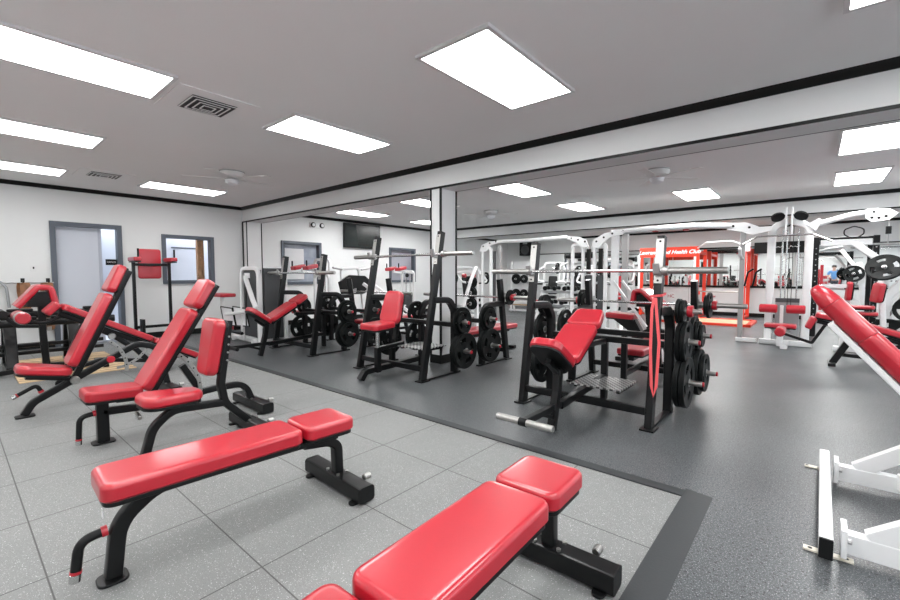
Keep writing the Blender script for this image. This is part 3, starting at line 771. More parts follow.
def station(cx, y0, rz, desc, name='bench_press_rack', W=1.17, Hh=1.57, lean=.24, barz=1.29, post_y=.58, post_top=.95, label=None, pegs=((.66, .20), (.30, .24)), step=None, xbars=((.14, .0),)):
    t = thing(name, label, 'weight bench rack', (cx, y0, 0), rz)
    for s in (-1, 1):
        x = s*W/2
        u = M().beam((x, 0, .01), (x, lean, Hh), .06, .085, .008).build('upright', BLK, t)
        dz = V((0, lean, Hh)).normalized(); f = dz.cross(V((1, 0, 0)))     # front face direction (-y)
        if f.y > 0: f = -f
        zt = Hh - .01; zb = barz - .10
        a = V((x, 0, 0)) + dz*zb + f*.0445; b = V((x, 0, 0)) + dz*zt + f*.0445
        w = M().beam(a, b, .062, .004, .001).build('wear_plate', STL, u)
        for q in (.06, .94):
            pz = a.lerp(b, q); M().cyl(pz, pz + f*.004, .010, 8).build('bolt_hole', TRIM, w)
        M().box((x, 0, .008), (.11, .15, .012), .003).build('foot_plate', BLK, u)
        hb = V((x, 0, 0)) + dz*(barz/dz.z) + f*.05
        M().path([hb + V((0, .02, -.03)), hb + V((0, -.055, -.045)), hb + V((0, -.075, .045))], .05, .018, .02, .004, W=(1, 0, 0)).build('bar_hook', STLD, u)
        p = M().path([(x, lean*post_top/Hh, post_top), (x, post_y - .1, post_top - .01), (x, post_y, post_top - .15), (x, post_y, .01)], .075, .075, .14, .012, W=(1, 0, 0)).build('plate_post', BLK, t)
        for z, L in pegs:
            g = M().cyl((x + s*.03, post_y, z), (x + s*(.03 + L), post_y, z), .024, 16, .003).build('plate_peg', STL, p)
            M().cyl((x + s*(.03 + L), post_y, z), (x + s*(.045 + L), post_y, z), .022, 12, .004).build('peg_cap', REDD, g)
        M().beam((x, .02, .015), (x, post_y + .1, .015), .05, .02, .003).build('floor_rail', BLK, t)
    for z, y in xbars:
        M().beam((-W/2, y + lean*z/Hh, z), (W/2, y + lean*z/Hh, z), .05, .065, .008).build('cross_bar', BLK, t)
    M().beam((-W/2, post_y, .62), (W/2, post_y, .62), .06, .06, .008).build('rear_beam', BLK, t)
    if step:
        sx, sy, sz, sw, sd = step
        pl = M().box((sx, sy, sz), (sw, sd, .012), .002).build('spotter_step', DIA, t)
        for k in (-1, 1): M().beam((sx + k*sw*.42, sy - sd*.4, sz - .02), (sx + k*sw*.42, sy + sd*.4, sz - .02), .03, .03, .004).build('step_support', BLK, pl)
        M().beam((sx, sy, .03), (sx, sy, sz - .02), .05, .05, .006).build('step_leg', BLK, t)
    return t
def load(cx, y0, rz, desc, stacks, W=1.17, post_y=.58, flip=1):
    """stacks: (side, z, [(R, th, slots)...]) plates from the post outward"""
    c, s = math.cos(rz), math.sin(rz)
    for side, z, pl in stacks:
        off = W/2 + .075
        for i, (R, th, sl) in enumerate(pl):
            xx = side*(off + th/2); off += th + .004
            wx, wy = cx + c*xx - s*post_y, y0 + s*xx + c*post_y
            lv = {True: 'upper', False: 'lower'}[z > .5]
            lr = 'right' if wx > cx else 'left'
            pos = ['innermost', 'second', 'third'][i] if i < len(pl) - 1 else ('outermost' if len(pl) > 1 else 'single')
            plate(wx, wy, z - .0, R, th, rz, f'{SIZE[R]} plate, {pos} on the {lv} {lr} peg, {desc}', sl)
def incline_seat(t, roller=STL, dx=0.0):
    bp0, bp1 = V((0, -.38, .53)), V((0, .24, .885)); n = V((0, -.53, .85))
    cushion(t, bp0, bp0.lerp(bp1, .66), n, .30, .07, .30, 'back_pad')
    cushion(t, bp0.lerp(bp1, .665), bp1, n, .30, .07, .26, 'head_pad')
    cushion(t, (0, -.40, .49), (0, -.73, .72), V((0, .57, .82)), .29, .07, .27, 'seat_pad', rc=.09)
    M().beam(bp0 - n*.04, bp1.lerp(bp0, .25) - n*.045, .06, .05, .008).build('back_rail', BLK, t)
    M().path([(0, -.54, .01), (0, -.46, .30), (0, -.43, .50)], .06, .07, .1, .008).build('seat_post', BLK, t)
    M().beam((0, -.47, .47), (0, -.62, .58), .05, .04, .006).build('seat_bracket', BLK, t)
    M().beam((0, .05, .62), (0, .55, .60), .05, .05, .008).build('back_brace', BLK, t)
    M().beam((0, -.40, .18), (0, .58, .24), .06, .06, .008).build('spine', BLK, t)
    M().beam((0, .58, .02), (0, .58, .60), .06, .06, .008).build('rear_leg', BLK, t)
    M().beam((0, -.96, .19), (0, -.40, .19), .05, .05, .008).build('foot_arm', BLK, t)
    r = M().cyl((-.225, -.98, .19), (.235, -.98, .19), .026, 18, .004).build('foot_roller', roller, t)
    M().cyl((-.03, -.98, .19), (.03, -.98, .19), .031, 18).build('roller_clamp', BLK, r)
    M().beam((0, -.50, .10), (0, -.75, .19), .03, .03, .004).build('foot_arm_strut', BLK, t)
def flat_seat(t):
    cushion(t, (0, -1.05, .345), (0, .42, .345), (0, 0, 1), .30, .07, .30, 'bench_pad')
    M().beam((0, -.95, .30), (0, .35, .30), .06, .05, .008).build('bench_rail', BLK, t)
    M().path([(0, -.85, .02), (0, -.78, .28)], .06, .06, 0, .008).build('front_leg', BLK, t)
    M().beam((-.20, -.86, .03), (.20, -.86, .03), .07, .05, .01).build('front_foot', BLK, t)
    M().beam((0, -.80, .16), (0, .58, .16), .05, .05, .008).build('spine', BLK, t)
    M().beam((0, .58, .02), (0, .58, .62), .06, .06, .008).build('rear_leg', BLK, t)
def shoulder_seat(t):
    cushion(t, (.07, -.40, .60), (.07, -.06, .62), (0, 0, 1), .33, .07, .31, 'seat_pad', rc=.06)
    cushion(t, (.07, -.02, .64), (.07, .09, 1.04), V((0, -.95, .3)), .33, .08, .29, 'back_pad', rc=.08, re=.03)
    M().beam((.07, .04, .45), (.07, .15, .95), .06, .05, .008).build('back_post', BLK, t)
    M().cyl((.07, -.24, .34), (.07, -.24, .60), .025, 16).build('chrome_seat_stem', CHR, t)
    M().beam((.07, -.24, .08), (.07, -.24, .38), .065, .065, .008).build('seat_post', BLK, t)
    M().path([(0, -.45, .01), (0, -.38, .10), (0, .58, .13)], .08, .07, .08, .01).build('spine', BLK, t)
    M().beam((0, .58, .02), (0, .58, .62), .06, .06, .008).build('rear_leg', BLK, t)
    M().beam((.07, -.24, .36), (.04, .20, .38), .06, .05, .008).build('seat_arm', BLK, t)

A, B_, C_ = (-6.45, 3.63), (-4.05, 3.62), (-1.565, 3.64)
YR = 5.38
BIG, MED, SM, TN = (.225, .045, 4), (.185, .038, 3), (.14, .03, 3), (.11, .025, 0)
L0 = 'incline press rack with red seat, nearest the left wall'
t = station(*A, 0, L0, label='black incline press rack with red V-shaped seat, leftmost of the front row', name='incline_press_rack', step=None)
incline_seat(t, BLKM)
D0 = 'leftmost front rack'
load(*A, 0, D0, [(1, .66, [MED, SM]), (1, .30, [BIG, MED]), (-1, .66, [MED]), (-1, .30, [BIG])])
t = station(B_[0], 3.58, 0, '', label='tall black shoulder press rack with upright red seat, left of the column', name='shoulder_press_rack', Hh=1.77, lean=.34, barz=1.50, step=(.30, .28, .36, .46, .42))
shoulder_seat(t)
D1 = 'rack before the column'
load(*B_, 0, D1, [(1, .66, [MED, SM]), (1, .30, [BIG, BIG]), (-1, .66, [MED]), (-1, .30, [BIG, MED])])
t = station(*C_, 0, '', label='black incline press rack with red V-shaped seat and silver foot roller, at the centre', name='incline_press_rack', step=(.10, .30, .25, .46, .46))
incline_seat(t, STL)
D2 = 'central rack'
load(*C_, 0, D2, [(1, .66, [MED, MED]), (1, .30, [BIG, BIG]), (-1, .66, [MED, SM]), (-1, .30, [BIG, MED])])
# rear row, facing away
for (cx, cy), lab, dd, st in ((A, 'black flat bench press rack at the back of the leftmost incline rack', 'rear rack behind the leftmost rack', [(1, .66, [MED]), (1, .30, [BIG, MED]), (-1, .66, [MED]), (-1, .30, [BIG, BIG])]),
        (B_, 'black flat bench press rack just right of the column', 'rear rack right of the column', [(1, .66, [MED, SM]), (1, .30, [BIG]), (-1, .66, [MED, SM]), (-1, .30, [BIG, BIG])]),
        (C_, 'black flat bench press rack directly behind the central incline rack', 'rear rack behind the central rack', [(1, .66, [MED]), (1, .30, [BIG, BIG]), (-1, .66, [MED, SM, TN]), (-1, .30, [BIG, BIG, MED])])):
    t = station(cx, YR, PI, '', label=lab, name='flat_press_rack', W=1.17, Hh=1.19, lean=.20, barz=.93, post_y=.62, post_top=.84, pegs=((.66, .20), (.30, .26)))
    flat_seat(t)
    load(cx, YR, PI, dd, st, post_y=.62)
def yb(z, Hh, lean, y0): return y0 + lean*z/Hh - .095
barbell('bare steel barbell on the leftmost front rack, with a yellowish right sleeve end', A[0], yb(1.29, 1.57, .24, A[1]), 1.285)
barbell('bare steel barbell high on the shoulder press rack before the column', B_[0] + .13, yb(1.50, 1.77, .34, 3.58), 1.495)
barbell('bare steel barbell on the central rack, nearest and largest in view', C_[0] + .03, yb(1.29, 1.57, .24, C_[1]), 1.285)
for (cx, cy), lab in ((A, 'lower barbell on the flat bench rack behind the leftmost incline rack'), (B_, 'lower barbell on the flat bench rack right of the column'), (C_, 'lower barbell with red clips behind the central rack')):
    barbell(lab, cx, YR - .20*.93/1.19 + .095, .925)
yy = YR - .20*.93/1.19 + .095
for s, sd in ((1, 'right'), (-1, 'left')):
    x = C_[0] + s*.68
    plate(x, yy, .925, .11, .025, 0, 'tiny inner plate on the %s end of the barbell behind the central rack' % sd, 0)
    plate(x + s*.03, yy, .925, .14, .03, 0, 'small outer plate on the %s end of the barbell behind the central rack' % sd, 3)
    clip(x + s*.08, yy, .925, 'red clip on the %s end of the barbell behind the central rack' % sd)
    x = B_[0] + s*.68
    plate(x, yy, .925, .11, .025, 0, 'tiny plate on the %s end of the barbell right of the column' % sd, 0)
    clip(x + s*.05, yy, .925, 'red clip on the %s end of the barbell right of the column' % sd)
# small plates with red clips on top of the storage posts beside the central rack
for j, (x, y, z) in enumerate(((-.93, 4.22, .93), (-2.2, 4.22, .93))):
    s = 1 if j == 0 else -1; w = ('right', 'left')[j]
    t = thing('plate_spindle', 'short chrome spindle on the %s storage post of the central incline rack' % w, 'spindle', (x, y, z))
    M((x, y, z)).cyl((x - s*.03, y, z), (x + s*.20, y, z), .022, 14, .003).build('spindle_tube', STL, t)
    M((x, y, z)).box((x - s*.03, y, z - .02), (.03, .05, .06), .005).build('spindle_mount', BLK, t)
    plate(x + s*.02, y, z, .11, .03, 0, 'tiny inner plate on the short %s spindle of the central rack' % w, 0)
    plate(x + s*.055, y, z, .10, .03, 0, 'tiny outer plate on the short %s spindle of the central rack' % w, 0)
    clip(x + s*.11, y, z, 'red clip on the short %s spindle of the central rack' % w)
# red resistance band hanging from the central rack's right upright
X0, Y0 = -.94, 3.66
o = (X0, Y0, 1.13)

m = M(o)
m.sweep([(-.955, 3.60, 1.07), (-.966, 3.585, .98), (-.966, 3.575, .66), (-.950, 3.565, .38), (-.932, 3.56, .30), (-.914, 3.565, .38), (-.904, 3.575, .72), (-.93, 3.585, .95), (-.945, 3.60, 1.07)], rrect(.007, .022, .003), (0, 1, 0), closed=True)
band = m.build('resistance_band', mat('pink_red_rubber', (.72, .09, .10), .5)); tag(band, 'long red rubber band looped over the right upright of the central rack', 'resistance band')
m = M(o)
hx, hy, hz = .044, .058, 1.075
yc = 3.64 + .24*hz/1.57
m.sweep([(-.98 - hx, yc - hy, hz), (-.98 + hx, yc - hy, hz + .01), (-.98 + hx, yc + hy, hz + .02), (-.98 - hx, yc + hy, hz + .01)], rrect(.02, .008, .002), (0, 0, 1), closed=True)
m.build('knot_loop', band.data.materials[0], band)
# ================================================================= MACHINES BEYOND THE RACKS
def uframe(m, x0, x1, y, zt, w=.06, r=.12): m.path([(x0, y, 0), (x0, y, zt), (x1, y, zt), (x1, y, 0)], w, w, r, .012)
# ---- selectorised arm machine by the pilaster
o = (-8.0, 3.9, 0)
t = thing('weight_stack_machine', 'white weight stack machine with charcoal shroud and bent white arm, by the corner', 'exercise machine', o)
m = M(o); m.path([(-8.08, 3.56, .05), (-8.08, 3.56, 1.37), (-7.42, 3.56, 1.37), (-7.42, 3.56, .05)], .07, .07, .16, .02); m.build('front_hoop', WHT, t)
m = M(o); m.path([(-7.42, 4.05, .05), (-7.42, 4.05, 1.37), (-8.08, 4.05, 1.37)], .07, .07, .16, .02); m.build('rear_hoop', WHT, t)
M(o).box((-7.75, 3.60, .74), (.56, .08, 1.20), .03).build('front_shroud', GRYC, t)
M(o).box((-7.45, 3.83, .74), (.10, .36, 1.26), .04).build('side_shroud', GRYC, t)
M(o).box((-7.84, 3.552, 1.24), (.20, .012, .09), .003).build('instruction_label', PAPER, t)
M(o).box((-7.92, 3.555, .72), (.06, .012, .80), .003).build('stack_slot', TRIM, t)
M(o).path([(-7.74, 3.47, 1.22), (-7.36, 3.42, .82), (-7.24, 3.42, .68), (-7.42, 3.42, .63), (-8.45, 3.42, .51)], .075, .06, .12, .02).build('press_arm', WHT, t)
for dx, dz in ((0, 0), (.56, .03)):
    q = [(-9.02 + dx, 3.55, .62 + dz), (-8.50 + dx, 3.55, .61 + dz), (-8.36 + dx, 3.55, .29 + dz), (-8.88 + dx, 3.55, .26 + dz)]
    b = M(o).poly(q, (0, .02, 0)).build('instruction_board', PAPER, t)
    M(o).tube(q, .014, closed=True, W=(0, 1, 0)).build('board_edge', TRIM, b)
m = M(o)
m.beam((-9.2, 3.62, .06), (-7.35, 3.62, .06), .09, .08, .02); m.beam((-8.8, 4.05, .06), (-7.35, 4.05, .06), .08, .08, .02)
m.beam((-8.4, 3.5, .06), (-8.4, 4.1, .06), .08, .08, .02); m.beam((-7.6, 3.5, .06), (-7.6, 4.1, .06), .08, .08, .02); m.build('base_frame', WHT, t)
M(o).beam((-9.2, 3.65, .1), (-9.2, 3.65, .82), .07, .07, .012).build('seat_post', WHT, t)
M(o).pad((-9.52, 3.65, .81), (-8.86, 3.65, .81), (0, 0, 1), .30, .07, .06, .025).build('stool_pad', REDD, t)
M(o).pad((-9.15, 3.5, .17), (-8.55, 3.5, .17), (0, 0, 1), .22, .10, .06, .03).build('lower_pad', REDD, t)
M(o).cyl((-9.98, 3.4, .64), (-9.80, 3.4, .64), .06, 16, .02).build('side_roller', RED, t)
M(o).path([(-9.88, 3.4, .64), (-9.8, 3.5, .25), (-9.2, 3.62, .1)], .04, .04, .05, .008).build('roller_arm', WHT, t)
M(o).path([(-8.6, 3.4, .10), (-8.3, 3.35, .24), (-7.8, 3.42, .20)], .05, .05, .1, .01).build('foot_lever', BLK, t)

def tower(name, label, x, y, H, w, redpads=True, cat='exercise machine', extra=True, rz=0):
    t = thing(name, label, cat, (x, y, 0), rz)
    m = M(); uframe(m, -w/2, w/2, 0, H); m.build('tower_frame', WHT, t)
    m = M(); m.beam((-w/2, -.55, .04), (-w/2, .2, .04), .07, .07, .012); m.beam((w/2, -.55, .04), (w/2, .2, .04), .07, .07, .012); m.beam((-w/2, -.5, .04), (w/2, -.5, .04), .07, .07, .012); m.build('base_frame', WHT, t)
    for k in (-1, 1): M().cyl((k*w*.18, 0, .1), (k*w*.18, 0, H - .06), .012, 10).build('guide_rod', CHR, t)
    M().box((0, 0, .42), (w*.55, .12, .62), .006).build('weight_stack', GRYC, t)
    m = M(); m.lathe((0, -.03, H - .12), (1, 0, 0), [(.03, -.015), (.06, -.015), (.05, 0), (.06, .015), (.03, .015)], 20); m.build('pulley', BLKM, t)
    M().cyl((0, -.05, .7), (0, -.05, H - .12), .004, 6).build('cable', TRIM, t)
    if redpads:
        for k in (-1, 1):
            M().path([(k*w*.5, 0, 1.30), (k*w*.5, -.35, 1.34), (k*w*.2, -.45, 1.40)], .045, .045, .05, .008).build('arm', WHT, t)
            a = M().pad((k*w*.42, -.62, 1.36), (k*w*.42, -.32, 1.42), (0, -.3, 1), .22, .09, .04, .025); a.build('arm_pad', RED, t)
            M().cyl((k*w*.5, -.60, 1.44), (k*w*.5, -.60, 1.58), .018, 10, .004).build('hand_grip', BLKM, t)
        M().path([(0, -.1, .35), (0, -.6, .35)], .05, .05, 0, .008).build('knee_arm', WHT, t)
        M().pad((-.2, -.6, .36), (.2, -.6, .36), (0, 0, 1), .26, .07, .05, .025).build('knee_pad', RED, t)
    return t
tower('assisted_dip_machine', 'white dip and pull-up machine with two red arm pads, behind the leftmost rack', -9.05, 5.9, 1.62, .62)
t = tower('cable_tower', 'white narrow cable tower with small red pads in front of the farthest window', -9.2, 8.9, 1.36, .5)
t = tower('cable_tower', 'white short weight stack tower immediately left of the column', -9.2, 10.6, 1.22, .5, redpads=False)
t = tower('cable_tower', 'white weight stack tower seen between the leftmost rack uprights', -8.3, 5.4, 1.25, .55, redpads=False)

# ---- leg press with black back pad
o = (-8.5, 6.4, 0)
t = thing('leg_press_machine', 'white leg press machine with big black back pad and two dark handles, below the television', 'exercise machine', o)
M(o).poly([(-8.45, 6.00, .80), (-8.45, 5.92, 1.08), (-8.45, 6.15, 1.22), (-8.45, 6.62, 1.20), (-8.45, 6.78, 1.08), (-8.45, 6.62, .78)], (.12, 0, .03)).build('back_plate', BLKM, t)
for y0, y1, s in ((6.0, 5.72, 1), (6.55, 6.80, 1)):
    M(o).cyl((-8.4, y0, 1.38), (-8.35, y1, 1.42), .024, 12, .005).build('handle', STLD, t)
M(o).path([(-8.5, 6.12, .05), (-8.5, 6.05, 1.40), (-8.5, 6.55, 1.42), (-8.5, 6.75, .05)], .06, .06, .1, .012).build('head_frame', WHT, t)
for dy in (0, .25):
    M(o).beam((-8.0, 6.3 + dy, 1.05), (-6.9, 6.9 + dy, .15), .06, .07, .01).build('slide_rail', WHT, t)
m = M(o); m.beam((-8.6, 6.1, .04), (-6.9, 6.6, .04), .08, .08, .012); m.beam((-8.6, 6.8, .04), (-6.9, 7.2, .04), .08, .08, .012); m.beam((-6.95, 6.4, .04), (-6.95, 7.3, .04), .08, .08, .012); m.build('base_frame', WHT, t)
cushion(t, (-7.9, 6.2, .40), (-7.4, 6.4, .38), (0, 0, 1), .36, .08, .36, 'seat_pad', o=o)
cushion(t, (-7.35, 6.42, .42), (-7.1, 6.5, .78), (-.8, 0, .5), .30, .08, .30, 'shoulder_pad', o=o)

# ---- white machine with storage horns behind the rack right of the column
o = (-5.45, 7.0, 0)
t = thing('plate_tree_machine', 'white frame machine with many small black plates on horns, right of the column', 'exercise machine', o)
m = M(o)
for x in (-5.78, -5.20): m.path([(x, 6.95, .02), (x, 6.95, 1.32)], .07, .07, 0, .012)
m.beam((-5.81, 6.95, 1.30), (-5.10, 6.95, 1.30), .07, .07, .012); m.beam((-5.81, 6.95, .60), (-5.17, 6.95, .60), .06, .06, .012); m.beam((-5.95, 6.95, .04), (-5.05, 6.95, .04), .12, .07, .012)
m.build('main_frame', WHT, t)
M(o).path([(-5.20, 6.95, 1.1), (-5.0, 6.7, 1.45), (-5.0, 6.5, 1.15), (-5.05, 6.3, .6)], .06, .06, .12, .012).build('swing_arm', WHT, t)
for i, (x, z) in enumerate(((-5.78, 1.08), (-5.78, .88), (-5.20, 1.11), (-5.20, .90), (-5.20, .68), (-5.78, .66))):
    M(o).cyl((x, 6.90, z), (x, 6.66, z), .018, 12, .003).build('storage_horn', CHR, t)
    n = ('top left', 'middle left', 'top right', 'middle right', 'bottom right', 'bottom left')[i]
    plate(x, 6.80, z, .12, .03, PI/2, 'small inner plate on the %s horn of the white frame past the column' % n, 0)
    plate(x, 6.76, z, .11, .025, PI/2, 'thin outer plate on the %s horn of the white frame past the column' % n, 0)
for s in (0, 1): M(o).cyl((-5.30 + s*.22, 6.62, 1.24), (-5.22 + s*.22, 6.62, 1.24), .04, 12, .008).build('red_grip', RED, t)

# ---- cable crossover towers and overhead beams (one frame)
o = (-3.6, 9.3, 0)
t = thing('cable_crossover', 'long white cable crossover frame with curved drilled brackets and overhead beams', 'cable machine', o)
def bent(x, y, H, d, name='bent_upright'):
    M(o).path([(x + d*.30, y, .03), (x, y, .45), (x, y, H), (x + d*.25, y, H + .05), (x + d*.25, y, .05)], .07, .07, .14, .016).build(name, WHT, t)
bent(-6.42, 8.85, 1.90, 1); bent(-3.72, 9.3, 1.90, 1); bent(-3.98, 9.3, 1.90, -1)
M(o).box((-6.26, 9.05, 1.0), (.14, .10, 1.7), .01).build('shroud', GRYC, t)
M(o).beam((-6.02, 9.0, 0), (-6.02, 9.0, 1.98), .09, .09, .012).build('steel_post', STLD, t)
M(o).beam((-3.30, 9.38, 0), (-3.30, 9.38, 2.22), .15, .10, .012).build('white_post', WHT, t)
M(o).beam((-3.10, 9.42, 0), (-3.10, 9.42, 2.18), .12, .10, .012).build('steel_post', STLD, t)
for x in (-3.85, -3.58):
    M(o).box((x, 9.34, .72), (.13, .10, 1.05), .01).build('shroud', GRYC, t)
    M(o).cyl((x - .03, 9.3, 1.2), (x - .03, 9.3, 1.9), .008, 8).build('guide_rod', CHR, t)
    M(o).box((x, 9.30, 1.55), (.09, .05, .55), .005).build('stack_window', TRIM, t)
def gusset(pts, y, holes, th=.05):
    g = M(o).poly([(a, y - th/2, b) for a, b in pts], (0, th, 0)).build('drilled_bracket', WHT, t)
    for a, b in holes: M(o).cyl((a, y - th/2 - .003, b), (a, y - th/2 + .002, b), .022, 12).build('bolt_hole', TRIM, g)
gusset([(-3.78, 1.86), (-3.72, 2.02), (-3.50, 2.14), (-3.12, 2.22), (-3.02, 2.17), (-3.10, 2.10), (-3.36, 2.06), (-3.52, 1.94), (-3.58, 1.84)], 9.26, [(-3.66, 1.98), (-3.5, 2.06), (-3.32, 2.13), (-3.10, 2.17)])
gusset([(-3.84, 1.88), (-3.90, 2.03), (-4.06, 2.10), (-4.36, 2.14), (-4.40, 2.08), (-4.2, 2.02), (-4.06, 1.94), (-4.0, 1.86)], 9.26, [(-3.92, 1.99), (-4.08, 2.04), (-4.24, 2.08)])
gusset([(-6.52, 1.84), (-6.46, 2.0), (-6.2, 2.08), (-5.9, 2.10), (-5.9, 2.04), (-6.16, 2.0), (-6.30, 1.84)], 8.85, [(-6.4, 1.97), (-6.2, 2.04), (-6.02, 2.07)])
gusset([(-1.30, 2.10), (-1.28, 2.22), (-1.0, 2.22), (-.80, 2.12), (-.62, 2.12), (-.62, 2.04), (-.9, 1.98), (-1.1, 2.06)], 9.6, [(-1.2, 2.16), (-.95, 2.12)])
M(o).tube([(-6.0, 8.86, 2.07), (-5.2, 9.0, 2.07), (-4.35, 9.26, 2.11)], .045, .8, 14).build('overhead_beam', WHT, t)
bm = M(o).tube([(-3.12, 9.28, 2.16), (-2.6, 9.35, 2.19), (-1.9, 9.5, 2.21), (-1.22, 9.6, 2.17)], .055, .8, 14).build('overhead_beam', WHT, t)
for x in (-2.52, -1.98): M(o).box((x, 9.40 + (x + 2.6)*.25, 2.175), (.10, .14, .09), .02).build('red_bracket', RED, bm)
lm = M(o); lm.tube([(-2.40 + .03*k, 9.43 - .062 + .006*k, 2.185 + (.03 if k % 2 else -.015)) for k in range(11)], .006, .01, 6); lm.build('beam_script', TRIM, bm)
M(o).beam((-1.04, 9.62, 0), (-1.04, 9.62, 2.05), .08, .08, .01).build('steel_post', STLD, t)
M(o).beam((-1.10, 9.62, .05), (-.78, 9.62, .05), .10, .07, .01).build('base_foot', WHT, t); M(o).beam((-3.9, 9.3, .05), (-3.0, 9.42, .05), .12, .08, .01).build('base_foot', WHT, t); M(o).path([(-3.2, 9.35, .34), (-2.98, 8.9, .26), (-2.9, 8.6, .03)], .07, .07, .1, .012).build('front_strut', WHT, t); M(o).beam((-6.7, 8.85, .05), (-5.9, 9.0, .05), .12, .08, .01).build('base_foot', WHT, t)
M(o).path([(-1.04, 9.55, 1.55), (-1.04, 9.30, 1.60), (-1.04, 9.2, 1.72)], .05, .05, .05, .01).build('swivel_bracket', WHT, t)
for dx in (0, .12): M(o).path([(-.98 + dx, 9.5, 1.05), (-.93 + dx, 9.45, 1.30), (-.85 + dx, 9.45, 1.36)], .03, .03, .05, .008).build('rope_handle', BLKM, t)

# ---- lat pulldown tower
o = (-.36, 9.75, 0)
t = thing('lat_pulldown_machine', 'white lat pulldown tower with red roller pads and wide bar, right of the red rack', 'cable machine', o)
m = M(o)
m.path([(-.62, 9.75, .02), (-.62, 9.75, 2.10), (-.40, 9.75, 2.20)], .15, .12, .18, .03); m.build('left_upright', WHT, t)
m = M(o); m.path([(-.10, 9.75, .02), (-.10, 9.75, 2.10), (-.34, 9.75, 2.20)], .15, .12, .18, .03); m.build('right_upright', WHT, t)
m = M(o); m.beam((-.74, 9.62, .05), (.0, 9.62, .05), .12, .09, .012); m.beam((-.36, 9.05, .05), (-.36, 9.7, .05), .10, .08, .012); m.build('base_frame', WHT, t); M(o).beam((-.66, 9.75, .62), (-.06, 9.75, .62), .06, .08, .012).build('cross_brace', WHT, t)
for x in (-.42, -.34): M(o).beam((x, 9.55, 1.95), (x, 9.55, 2.42), .025, .10, .006).build('top_bracket', WHT, t)
for s in (-1, 1):
    m = M(o); m.lathe((-.38 + s*.16, 9.6, 2.27), (s*.25, .6, .75), [(.03, -.02), (.10, -.015), (.09, 0), (.10, .015), (.03, .02)], 24); m.build('pulley', BLKM, t)
for x in (-.46, -.40, -.24): M(o).cyl((x, 9.72, .7), (x, 9.72, 2.05), .012, 10).build('guide_rod', CHR, t)
for x in (-.36, -.31): M(o).cyl((x, 9.66, .7), (x, 9.66, 2.1), .005, 6).build('cable', TRIM, t)
M(o).box((-.36, 9.74, .44), (.34, .14, .66), .008).build('weight_stack', GRYM, t)
M(o).box((-.36, 9.72, .80), (.34, .12, .07), .006).build('stack_cap', GRYC, t)
M(o).tube([(-1.02, 9.40, 1.80), (-.80, 9.40, 1.93), (-.05, 9.40, 1.93), (.20, 9.40, 1.80)], .016, .1, 10).build('lat_bar', CHR, t)
for s in (-1, 1): M(o).cyl((-.42 + s*.06, 9.42, .66), (-.42 + s*.32, 9.42, .66), .075, 20, .015).build('knee_roller', RED, t)
M(o).beam((-.42, 9.42, .40), (-.42, 9.42, .72), .05, .05, .008).build('roller_post', WHT, t)
M(o).beam((-.42, 9.2, .04), (-.42, 9.2, .33), .09, .09, .012).build('seat_post', WHT, t)
M(o).poly([(-.56, 9.2, .32), (-.28, 9.2, .32), (-.36, 9.2, .22), (-.48, 9.2, .22)], (0, .10, 0)).build('seat_bracket', WHT, t)
cushion(t, (-.64, 9.2, .36), (-.20, 9.2, .36), (0, 0, 1), .30, .06, .30, 'seat_pad', o=o)
g = M(o).poly([(-.02, 9.66, 2.00), (.06, 9.66, 2.18), (.02, 9.66, 2.22), (-.14, 9.66, 2.12)], (0, .05, 0)).build('drilled_bracket', WHT, t)
M(o).tube([(.0, 9.70, 2.12), (.42, 9.72, 2.24), (.74, 9.75, 2.28)], .045, .5, 14).build('overhead_arm', WHT, t)
g = M(o).poly([(.58, 9.68, 2.18), (.60, 9.68, 2.32), (.86, 9.68, 2.30), (.96, 9.68, 2.22), (.86, 9.68, 2.12), (.66, 9.68, 2.10)], (0, .05, 0)).build('drilled_bracket', WHT, t)
for a, b in ((.66, 2.17), (.74, 2.16), (.82, 2.18), (.68, 2.26)): M(o).cyl((a, 9.677, b), (a, 9.68, b), .02, 12).build('bolt_hole', TRIM, g)
M(o).cyl((.86, 9.7, 2.12), (.86, 9.7, 1.75), .006, 6).build('cable', STLD, t)
M(o).box((.86, 9.7, 1.96), (.07, .05, .12), .02).build('cable_pulley', BLKM, t)
M(o).tube([(.42, 9.7, 1.86), (.34, 9.7, 1.92), (.34, 9.7, 2.0), (.46, 9.7, 2.05), (.58, 9.7, 2.0), (.58, 9.7, 1.92), (.50, 9.7, 1.86)], .010, .06, 8).build('wire_handle', BLKM, t)

# ---- preacher bench with red pads behind the central rack
o = (-2.1, 6.7, 0)
t = thing('preacher_curl_bench', 'black preacher curl bench with red sloping pad and red seat, behind the central rack', 'bench', o)
cushion(t, (-2.38, 6.55, .62), (-1.98, 6.55, .60), (0, 0, 1), .36, .075, .30, 'seat_pad', o=o)
M(o).sweep(fillet([(-1.98, 6.55, .84), (-1.96, 6.55, 1.02), (-1.86, 6.55, 1.03), (-1.60, 6.55, .80)], .04), rrect(.45, .06, .02), (0, 1, 0)).build('arm_pad', RED, t)
M(o).poly([(-1.93, 6.38, .80), (-1.93, 6.38, .96), (-1.86, 6.38, .98), (-1.68, 6.38, .80)], (0, .34, 0)).build('pad_side', BLKM, t)
M(o).poly([(-2.30, 6.48, .60), (-1.98, 6.48, .60), (-1.88, 6.48, .42), (-2.02, 6.48, .40)], (0, .14, 0)).build('seat_bracket', BLK, t)
M(o).path([(-2.10, 6.55, .04), (-2.0, 6.55, .30), (-1.78, 6.55, .44), (-1.60, 6.55, .46), (-1.5, 6.55, .05)], .10, .11, .16, .02).build('curved_frame', BLK, t)
M(o).beam((-1.78, 6.55, .44), (-1.82, 6.55, .84), .08, .08, .01).build('pad_post', BLK, t)
